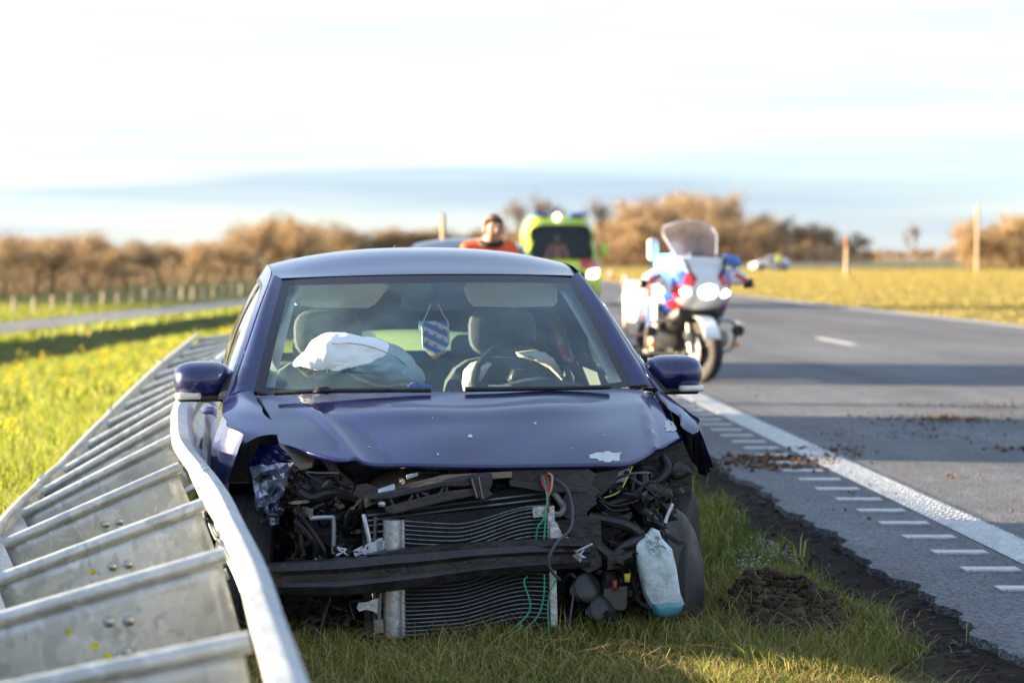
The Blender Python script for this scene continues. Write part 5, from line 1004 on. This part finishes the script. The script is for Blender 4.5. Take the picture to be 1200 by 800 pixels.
# ------------------------------------------------------------------ people
NAVY = pm('navy_cloth', (.015, .018, .03), .85, var=.15, bump=.3, bscale=40); REFL = pm('reflective_tape', (.62, .64, .66), .4, metal=.3); HAIR = pm('brown_hair', (.19, .10, .045), .6, var=.4, scale=60, bump=.6, bscale=90)
def person(name, loc, rotz, jacket, label, lean=.0, scale=1., seated=False):
    ro = empty(name, loc, (0, 0, rotz), label, 'person'); ro.scale = (scale,) * 3
    P = []; E = []; Rr = []
    def add(p, r, par=None): P.append(p); Rr.append(r); (E.append((par, len(P) - 1)) if par is not None else None); return len(P) - 1
    k = lean
    pel = add((0, 0, .96), (.165, .125)); sp = add((0, -.03 - .05 * k, 1.14), (.155, .12), pel); ch = add((0, -.05 - .14 * k, 1.33), (.185, .135), sp); up_ = add((0, -.06 - .18 * k, 1.43), (.13, .10), ch); nk_ = add((0, -.075 - .24 * k, 1.51 - .035 * k), (.06, .06), up_); hb_ = add((0, -.09 - .29 * k, 1.575 - .06 * k), (.072, .082), nk_); hm = add((0, -.10 - .31 * k, 1.645 - .07 * k), (.078, .096), hb_); ht = add((0, -.09 - .31 * k, 1.715 - .07 * k), (.066, .08), hm)
    for s in (-1, 1):
        sh = add((s * .185, -.05 - .16 * k, 1.405), (.08, .08), up_); elb = add((s * .27, -.07 - .16 * k, 1.13), (.058, .058), sh); wr = add((s * .23, -.24 - .2 * k, .95), (.038, .038), elb); pa = add((s * .22, -.30 - .2 * k, .90), (.042, .022), wr)
        for j in range(4): a = add((s * (.20 + .018 * j), -.345 - .2 * k, .855 + .004 * j), .011, pa); add((s * (.20 + .016 * j), -.365 - .2 * k, .815 + .006 * abs(j - 1)), .009, a)
        th_ = add((s * .185, -.30 - .2 * k, .875), .012, pa); add((s * .175, -.33 - .2 * k, .845), .010, th_)
        hp = add((s * .095, .0, .90), (.105, .11), pel); kn = add((s * .105, -.03, .50), (.07, .075), hp); an = add((s * .11, .02, .11), (.045, .05), kn); add((s * .115, .0, .045), (.045, .045), an); add((s * .125, -.16, .04), (.045, .035), len(P) - 1)
    me = bpy.data.meshes.new(name + '_body'); me.from_pydata(P, E, []); o = bpy.data.objects.new('body', me); col.objects.link(o)
    sk = o.modifiers.new('skin', 'SKIN'); sk.use_smooth_shade = True
    for i, r in enumerate(Rr): me.skin_vertices[0].data[i].radius = r if isinstance(r, tuple) else (r, r); me.skin_vertices[0].data[i].use_root = (i == 0)
    su = o.modifiers.new('sub', 'SUBSURF'); su.levels = 2; su.render_levels = 2
    bpy.context.view_layer.update(); dg = bpy.context.evaluated_depsgraph_get(); m2 = bpy.data.meshes.new_from_object(o.evaluated_get(dg)); o.modifiers.clear(); o.data = m2; o.parent = ro
    m2.materials.clear()
    for q in (SKIN, jacket, NAVY, REFL, BLACK): m2.materials.append(q)
    ny = -.075 - .24 * k
    for f_ in m2.polygons:
        c = f_.center; hand = abs(c.x) > .15 and c.y < -.262 - .2 * k and c.z < .96
        if c.z > 1.495 - .03 * k and abs(c.x) < .12: i = 0
        elif hand: i = 0
        elif c.z > .95 or abs(c.x) > .19 and c.z > .86: i = 3 if (1.17 < c.z < 1.215 or 1.31 < c.z < 1.345) else 1
        elif c.z < .16: i = 4
        else: i = 3 if .42 < c.z < .46 else 2
        f_.material_index = i; f_.use_smooth = True
    hc = Vector((0, -.10 - .31 * k, 1.65 - .07 * k))
    # hair cap, collar, ears, nose, eyes, mouth
    mb = MB()
    def hair(a, b): 
        d = Vector((math.cos(a) * math.cos(b), math.sin(a) * math.cos(b), math.sin(b))); lo = .0; q = hc + Vector((d.x * .080, d.y * .098 + .010, d.z * .108 + .006)); return q
    mb.grid(hair, list(np.linspace(0, 2 * math.pi, 25)), list(np.linspace(R(-30), R(90), 12)), lambda a, b: math.sin(a) < -.25 and b < R(38)); h_ = mb.build('hair', HAIR, ro); solid(h_, .006, 1)
    mb = MB(); mb.tube([Vector((.082 * math.cos(a), ny + .01 + .085 * math.sin(a), 1.485 - .02 * k + .02 * math.sin(a))) for a in np.linspace(0, 2 * math.pi, 20)], .026, 8, cap=False); mb.build('collar', NAVY, ro)
    for s in (-1, 1):
        mb = MB(); pillow(mb, [hc + Vector((s * .077, .0 + .018 * math.cos(a), -.01 + .032 * math.sin(a))) for a in np.linspace(0, 2 * math.pi, 10, endpoint=False)], .012, 2, 3, ax=Vector((1, 0, 0))); mb.build('ear', SKIN, ro)
        mb = MB(); pillow(mb, [hc + Vector((s * .032 + .013 * math.cos(a), -.095, .008 + .007 * math.sin(a))) for a in np.linspace(0, 2 * math.pi, 10, endpoint=False)], .006, 2, 3); mb.build('eye', BLACK, ro)
    mb = MB(); mb.tube([hc + Vector((0, -.092, .012)), hc + Vector((0, -.112, -.025)), hc + Vector((0, -.092, -.04))], [.009, .015, .01], 8); mb.build('nose', SKIN, ro)
    mb = MB(); mb.tube([hc + Vector((-.025, -.083, -.063)), hc + Vector((0, -.09, -.062)), hc + Vector((.025, -.083, -.063))], .006, 6); mb.build('mouth', pm('lips', (.35, .13, .11), .5), ro)
    return ro
person('person', (-.245, 22.0, float(zt(-.245, 22.0)) - .05), R(14), ORANGE, 'person in an orange rescue jacket with dark collar, head bowed, standing behind the wreck', .9, 1.0)
person('person', (26.6, 255, 0), R(0), pm('hi_vis_yellow', (.75, .85, .04), .7), 'person in a bright yellow safety jacket far off beside the small white car', 0., 1.05)
person('person', (1.18, 67.0, .12), R(0), pm('orange_vest', (.7, .2, .04), .7), 'person in an orange vest sitting behind the ambulance windscreen', .2, 1.0)

# ------------------------------------------------------------------ pennant on the mirror stem
pe = empty('pennant', CM @ L(511, 345, 1.74), CARROT, 'small fringed blue and white striped pennant with red hearts hanging from the mirror stem', 'pennant')
PM = pe.matrix_basis.inverted() @ CM
def pp(px, py, ly=1.70): return PM @ L(px, py, ly)
def stripem():
    m = bpy.data.materials.new('striped_cloth'); m.use_nodes = True; n, l = m.node_tree.nodes, m.node_tree.links; p = n['Principled BSDF']; p.inputs['Roughness'].default_value = .8
    t = n.new('ShaderNodeTexCoord'); s = n.new('ShaderNodeSeparateXYZ'); l.new(t.outputs['Object'], s.inputs[0])
    a = n.new('ShaderNodeMath'); a.operation = 'MULTIPLY_ADD'; l.new(s.outputs[0], a.inputs[0]); a.inputs[1].default_value = .5; l.new(s.outputs[2], a.inputs[2])
    b = n.new('ShaderNodeMath'); b.operation = 'MULTIPLY_ADD'; l.new(a.outputs[0], b.inputs[0]); b.inputs[1].default_value = 1 / .0405; b.inputs[2].default_value = 20.08
    c = n.new('ShaderNodeMath'); c.operation = 'FRACT'; l.new(b.outputs[0], c.inputs[0]); d = n.new('ShaderNodeMath'); d.operation = 'GREATER_THAN'; l.new(c.outputs[0], d.inputs[0]); d.inputs[1].default_value = .5
    mx = n.new('ShaderNodeMixRGB'); l.new(d.outputs[0], mx.inputs[0]); mx.inputs[1].default_value = (.78, .82, .86, 1); mx.inputs[2].default_value = (.035, .12, .50, 1); l.new(mx.outputs[0], p.inputs['Base Color']); return m
sh = [pp(*q) for q in ((495, 378), (510, 376), (525, 376), (526.5, 390), (526, 404), (521, 410), (510, 414), (500, 411), (495.5, 406), (494.5, 392))]
MB().prism([q for q in sh], [q + Vector((0, .006, 0)) for q in sh]).build('pennant_cloth', stripem(), pe, False)
HRT = pm('red_heart', (.70, .03, .06), .8)
for hx, hy in ((511.5, 382.5), (520.5, 386.5), (500, 388.5), (509.5, 392.5), (518.5, 397.5), (501, 400.5), (510, 405)):
    ring = [pp(hx + 2.1 * (math.sin(a) ** 3), hy - 1.55 * (1.05 * math.cos(a) - .42 * math.cos(2 * a) - .15 * math.cos(3 * a)), 1.694) for a in np.linspace(0, 2 * math.pi, 14, endpoint=False)]
    MB().prism(ring, [q + Vector((0, .003, 0)) for q in ring]).build('heart', HRT, pe, False)
CORD = pm('white_cord', (.75, .76, .74), .85)
MB().tube([pp(505, 356), pp(500, 368), pp(495, 379)], .0022, 6).build('cord', CORD, pe); MB().tube([pp(513, 356), pp(519, 368), pp(525, 377)], .0022, 6).build('cord', CORD, pe)
for a, b in (((495, 379), (496, 407)), ((525, 377), (526, 404))): MB().tube([pp(*a), pp(*b)], .004, 6).build('edging', CORD, pe)
mb = MB()
for k in range(16):
    t = k / 15; x = lerp(496, 526, t); y = 406 + 7 * math.sin(math.pi * t); mb.tube([pp(x, y, 1.697), pp(x + random.uniform(-1, 1), y + 4, 1.697)], .0018, 5)
tag(mb.build('fringe', CORD, pe), kind='stuff')
q = [pp(*a, 1.705) for a in ((500, 408), (520, 407), (516, 416), (511, 420.5), (508, 420.5), (503, 416))]; MB().prism(q, [a + Vector((0, .004, 0)) for a in q]).build('felt_tip', pm('orange_felt', (.62, .28, .12), .85), pe, False)
q = [pp(*a, 1.712) for a in ((490, 376), (522, 376), (524, 383), (491, 387))]; MB().prism(q, [a + Vector((0, .004, 0)) for a in q]).build('card_tag', pm('pale_card', (.45, .60, .66), .6), pe, False)

# ------------------------------------------------------------------ trees, fence, poles
BARK = pm('bark', (.085, .062, .045), .9, var=.3, scale=8, bump=.4, bscale=30)
TWIG = leafm('twigs', .12, .85)
def tree_meshes(seed, H, spread, tint, dens=1.):
    r = random.Random(seed); mb = MB(); tips = []
    def branch(p, d, ln, rad, lev):
        n = 4; pts = [p]; q = p; dd = d
        for i in range(n): dd = (dd + Vector((r.gauss(0, .16), r.gauss(0, .16), r.gauss(0, .10) + (.05 if lev else .03)))).normalized(); q = q + dd * (ln / n); pts.append(q)
        mb.tube(pts, [rad, rad * .45], 5 if lev < 2 else 4, cap=False)
        if lev >= 3: tips.append((pts[1], pts[-1])); return
        for i in range(r.randint(4, 6) if lev == 0 else r.randint(3, 5)):
            t = r.uniform(.35, 1.0); k = min(int(t * n), n - 1); bp = pts[k].lerp(pts[k + 1], t * n - k); a = r.uniform(0, 2 * math.pi); tilt_ = r.uniform(.5, 1.05) * spread
            o = dd.orthogonal().normalized(); o2 = dd.cross(o); nd = (dd + (o * math.cos(a) + o2 * math.sin(a)) * tilt_).normalized(); branch(bp, nd, ln * r.uniform(.5, .72), rad * .5, lev + 1)
    branch(Vector((0, 0, 0)), Vector((0, 0, 1)), H * .55, H * .022, 0)
    me1 = new('trunk', mb.v, mb.f, BARK, None); 
    ctr = [a.lerp(b, r.random()) for a, b in tips for _ in range(max(1, int(13 * dens)))]
    n = len(ctr); g = np.random.default_rng(seed); C = np.array([tuple(c) for c in ctr]) + g.normal(0, H * .048, (n, 3)); d = g.normal(0, 1, (n, 3)); d[:, 2] += .5; d /= np.linalg.norm(d, axis=1)[:, None]; ln = g.uniform(.06, .15, n)[:, None] * H; w = np.cross(d, g.normal(0, 1, (n, 3))); w /= np.linalg.norm(w, axis=1)[:, None]; w *= g.uniform(.0012, .0032, n)[:, None] * H
    v = np.stack([C - w, C + w, C + d * ln], 1).reshape(-1, 3); f = np.arange(n * 3).reshape(-1, 3)
    c = np.array(tint) * g.uniform(.6, 1.5, (n, 1)); me2 = npmesh('crown', v, f, TWIG, np.repeat(c, 3, 0), False)
    return me1, me2
VAR = []
for i, (seed, H, sp_, tint, dn) in enumerate(((1, 10, .95, (.42, .30, .175), 2.6), (2, 10, .8, (.37, .265, .16), 2.4), (3, 10, 1.05, (.46, .33, .18), 2.6), (4, 10, .75, (.24, .165, .11), 1.6), (5, 10, .9, (.43, .30, .16), 2.6))):
    VAR.append(tree_meshes(seed, H, sp_, tint, dn))
used = set()
def put_tree(i, x, y, h, label, group, wide=1.0, z=None):
    ro = empty('tree', (x, y, float(zt(x, y)) if z is None else z), (0, 0, random.uniform(0, 6.28)), label, 'tree', group); s = h / 10.5; ro.scale = (s * wide, s * wide, s)
    for me in VAR[i]:
        if (i, me.name) in used: q = me.copy(); col.objects.link(q)
        else: q = me; used.add((i, me.name))
        q.parent = ro
    return ro
rt = random.Random(5)
# belt behind the fence on the left
for k in range(112):
    row = k % 3; px = -190 + 790 * (k / 111) + rt.uniform(-8, 8); s2 = -72 - row * 13 + rt.uniform(-4, 4); Y = s2 / ((px - 600) / F - LD) if px < 600 else 400
    Y = min(Y, 620); X = (px - 600) / F * Y
    top = np.interp(px, [0, 90, 140, 250, 290, 330, 380, 430, 480, 600], [280, 273, 282, 283, 268, 258, 264, 272, 270, 268]) + rt.uniform(-8, 9); h = CAMZ + (HOR - top) * Y / F - float(zt(X, Y))
    put_tree(rt.choice((0, 1, 2, 4)), X, Y, h, 'bare brown tree in the long belt beyond the field fence', 'tree belt beyond the field fence', 1.6)
for px, top, Y in ((306, 250, 400), (352, 251, 420), (388, 254, 430)):
    X = (px - 600) / F * Y; put_tree(rt.choice((0, 1)), X, Y, CAMZ + (HOR - top) * Y / F - float(zt(X, Y)), 'taller bare tree rising out of the belt beyond the field fence', 'taller trees over the belt', 1.1)
# wood on the right of the carriageway
for k in range(64):
    px = 600 + 425 * (k / 63) + rt.uniform(-7, 7); Y = 430 + (k % 4) * 22 + rt.uniform(-8, 8)
    top = np.interp(px, [600, 640, 690, 730, 770, 820, 850, 880, 920, 960, 990, 1010, 1025], [262, 268, 262, 238, 228, 219, 226, 243, 249, 262, 272, 284, 296]) + rt.uniform(-2, 12) + (k % 4 == 0) * 22
    X = (px - 600) / F * Y; put_tree(rt.choice((0, 1, 2, 4)), X, Y, CAMZ + (HOR - top) * Y / F, 'bare brown tree in the wood beyond the carriageway', 'wood beyond the carriageway', 1.5, 0)
for px, top in ((606, 228), (628, 224), (655, 236), (700, 228)):
    Y = 420; X = (px - 600) / F * Y; put_tree(3, X, Y, CAMZ + (HOR - top) * Y / F, 'thin see-through bare tree standing behind the ambulance', 'thin trees behind the ambulance', .95, 0)
for k in range(26):
    px = 1128 + 150 * (k / 25) + rt.uniform(-3, 3); Y = 330 + (k % 3) * 14; top = np.interp(px, [1125, 1140, 1160, 1175, 1200, 1220, 1280], [258, 247, 262, 252, 243, 240, 262]) + rt.uniform(0, 14); X = (px - 600) / F * Y
    put_tree(rt.choice((0, 2, 4)), X, Y, CAMZ + (HOR - top) * Y / F, 'bare brown tree in the clump at the far corner of the golden field', 'clump by the golden field', 1.3, 0)
for k in range(20):
    px = 1015 + 115 * (k / 19); Y = 600 + rt.uniform(0, 40); X = (px - 600) / F * Y; put_tree(rt.choice((0, 2, 4)), X, Y, CAMZ + (HOR - rt.uniform(288, 296)) * Y / F, 'small far tree in the low line beyond the golden field', 'low far tree line', 1.7, 0)
put_tree(3, (1071 - 600) / F * 520, 520, CAMZ + (HOR - 259) * 520 / F, 'lone slim bare tree above the low far line', None, .8, 0)
# undergrowth filling the woods from the ground up
def brush(name, pts, hs, tint, label):
    n = len(pts); P = pts.copy(); d = rng.normal(0, .45, (n, 3)); d[:, 2] = 1; ln = hs[:, None] * rng.uniform(.12, .3, (n, 1)); w = rng.normal(0, 1, (n, 3)); w[:, 2] = 0; w *= (hs * .008)[:, None]
    P[:, 2] += hs * rng.uniform(0, .85, n); v = np.stack([P - w, P + w, P + d * ln], 1).reshape(-1, 3); c = np.array(tint) * rng.uniform(.5, 1.5, (n, 1))
    tag(npmesh(name, v, np.arange(3 * n).reshape(-1, 3), TWIG, np.repeat(c, 3, 0), False), label, 'undergrowth', kind='stuff')
def rows(n, px0, px1, yfun, hfun):
    px = rng.uniform(px0, px1, n); Y = yfun(px, n); X = (px - 600) / F * Y; hh = hfun(px) * rng.uniform(.5, 1.1, n); return np.stack([X, Y, zt(X, Y)], -1), hh
def yleft(px, n): return np.minimum((-70 - rng.uniform(0, 34, n)) / ((px - 600) / F - LD), 600)
P, hh = rows(50000, -190, 585, yleft, lambda px: 3.9 + 0 * px); brush('undergrowth', P, hh, (.34, .225, .135), 'brown undergrowth filling the tree belt beyond the field fence')
P, hh = rows(42000, 590, 1020, lambda px, n: 425 + rng.uniform(0, 80, n), lambda px: np.interp(px, [600, 720, 850, 960, 1020], [4, 6, 7, 4.5, 2])); P[:, 2] = 0; brush('undergrowth', P, hh, (.34, .22, .135), 'brown undergrowth filling the wood beyond the carriageway')
P, hh = rows(14000, 1122, 1285, lambda px, n: 328 + rng.uniform(0, 34, n), lambda px: 4 + 0 * px); P[:, 2] = 0; brush('undergrowth', P, hh, (.34, .235, .13), 'brown undergrowth in the clump at the corner of the golden field')
P, hh = rows(6000, 1000, 1130, lambda px, n: 590 + rng.uniform(0, 50, n), lambda px: 2.2 + 0 * px); P[:, 2] = 0; brush('undergrowth', P, hh, (.26, .17, .08), 'low scrub along the far line beyond the golden field')
# field fence
WOOD = pm('weathered_wood', (.52, .42, .29), .85, var=.2, scale=20, bump=.4, bscale=40)
fe = empty('field_fence', (-50 + LD * 200, 200, -3.05), label='wooden post and wire fence along the far side road', cat='fence')
pst = None; tops = []
for k in range(34):
    Y = 135 + 6.3 * k; X = -50 + LD * Y
    if pst is None:
        mb = MB(); mb.tube([Vector((0, 0, -.1)), Vector((0, 0, 1.2)), Vector((0, 0, 1.32))], [.15, .14, .08], 8); pst = mb.build('post', WOOD, fe); q = pst
    else: q = pst.copy(); col.objects.link(q)
    q.location = (X - fe.location.x, Y - 200, float(zt(X, Y)) + 3.05); q.scale.z = random.uniform(.92, 1.1); tops.append(Vector(q.location) + Vector((0, -.1, 0)))
for h in (.45, .75, .98): MB().tube([q + Vector((0, 0, h)) for q in tops], .012, 4).build('wire', STEEL, fe)
def pole(px, top, Y, w, label, m, head=None):
    X = (px - 600) / F * Y; z0 = float(zt(X, Y)); h = CAMZ + (HOR - top) * Y / F - z0; ro = empty('pole', (X, Y, z0), label=label, cat='pole')
    mb = MB(); mb.tube([Vector((0, 0, -.1)), Vector((0, 0, h * .5)), Vector((0, 0, h))], [w, w * .92, w * .8], 10); mb.build('shaft', m, ro)
    mb = MB(); mb.tube([Vector((0, 0, h)), Vector((0, 0, h + .03))], [w * .95, w * .5], 10); mb.build('cap', STEEL, ro)
    if head: mb = MB(); mb.tube([Vector((0, 0, h * .72)), Vector((0, 0, h * .98))], w * 1.06, 10); mb.build('band', head, ro)
    return ro
PALEW = pm('pale_post', (.55, .40, .25), .7, var=.1)
pole(519.5, 252, 46, .055, 'slim pale post rising above the wrecked car roof', PALEW)
pole(992, 277, 190, .16, 'short pale pole with a rusty top at the near edge of the golden field', PALEW, pm('rust_band', (.35, .14, .07), .8))
pole(1145, 240, 230, .16, 'tall pale pole in front of the tree clump', PALEW)
# cones and the bag near the motorcycle
CONEM = pm('cone_orange', (.75, .10, .03), .5, var=.05)
for px, Y in ((733, 112), (716, 150)):
    X = (px - 600) / F * Y; ro = empty('traffic_cone', (X, Y, 0), label='orange and white traffic cone far down the carriageway behind the ambulance', cat='traffic cone', group='cones down the carriageway')
    mb = MB(); mb.tube([Vector((0, 0, .03)), Vector((0, 0, .70))], [.15, .03], 16); mb.build('cone', CONEM, ro); mb = MB(); mb.box((0, 0, .02), (.40, .40, .04)); mb.build('base', CONEM, ro, False); mb = MB(); mb.tube([Vector((0, 0, .30)), Vector((0, 0, .46))], [.104, .076], 16); mb.build('white_band', WHITE, ro)
bg_ = empty('kit_bag', (1.33, 27.5, 0), label='yellow and black kit bag on the asphalt beside the wreck roof pillar', cat='bag')
mb = MB(); pillow(mb, [Vector((a, 0, b)) for a, b in rrect(-.22, .0, .22, .22, .07)], .16, 3, 4); mb.build('bag_body', BLACK, bg_); mb = MB(); pillow(mb, [Vector((a, 0, b)) for a, b in rrect(-.21, .17, .21, .32, .06)], .15, 3, 4); mb.build('bag_lid', pm('bag_yellow', (.7, .65, .05), .6), bg_)
# rail of the fly-over road far right
fg = empty('far_guardrail', (36, 290, 0), label='low grey guardrail of the far road beyond the golden field', cat='guardrail')
MB().loft([[Vector((x, (x) * .4, .45 + b)) for b in (0, .31)] for x in fr(-10, 16, 8)], closed=False).build('rail_beam', GALV, fg)
for x in fr(-10, 16, 10): mb = MB(); mb.box((x, x * .4 + .08, .35), (.1, .1, .75)); mb.build('post', GALV, fg, False)
# van in the distance, left of the ambulance, is left to the dark car above
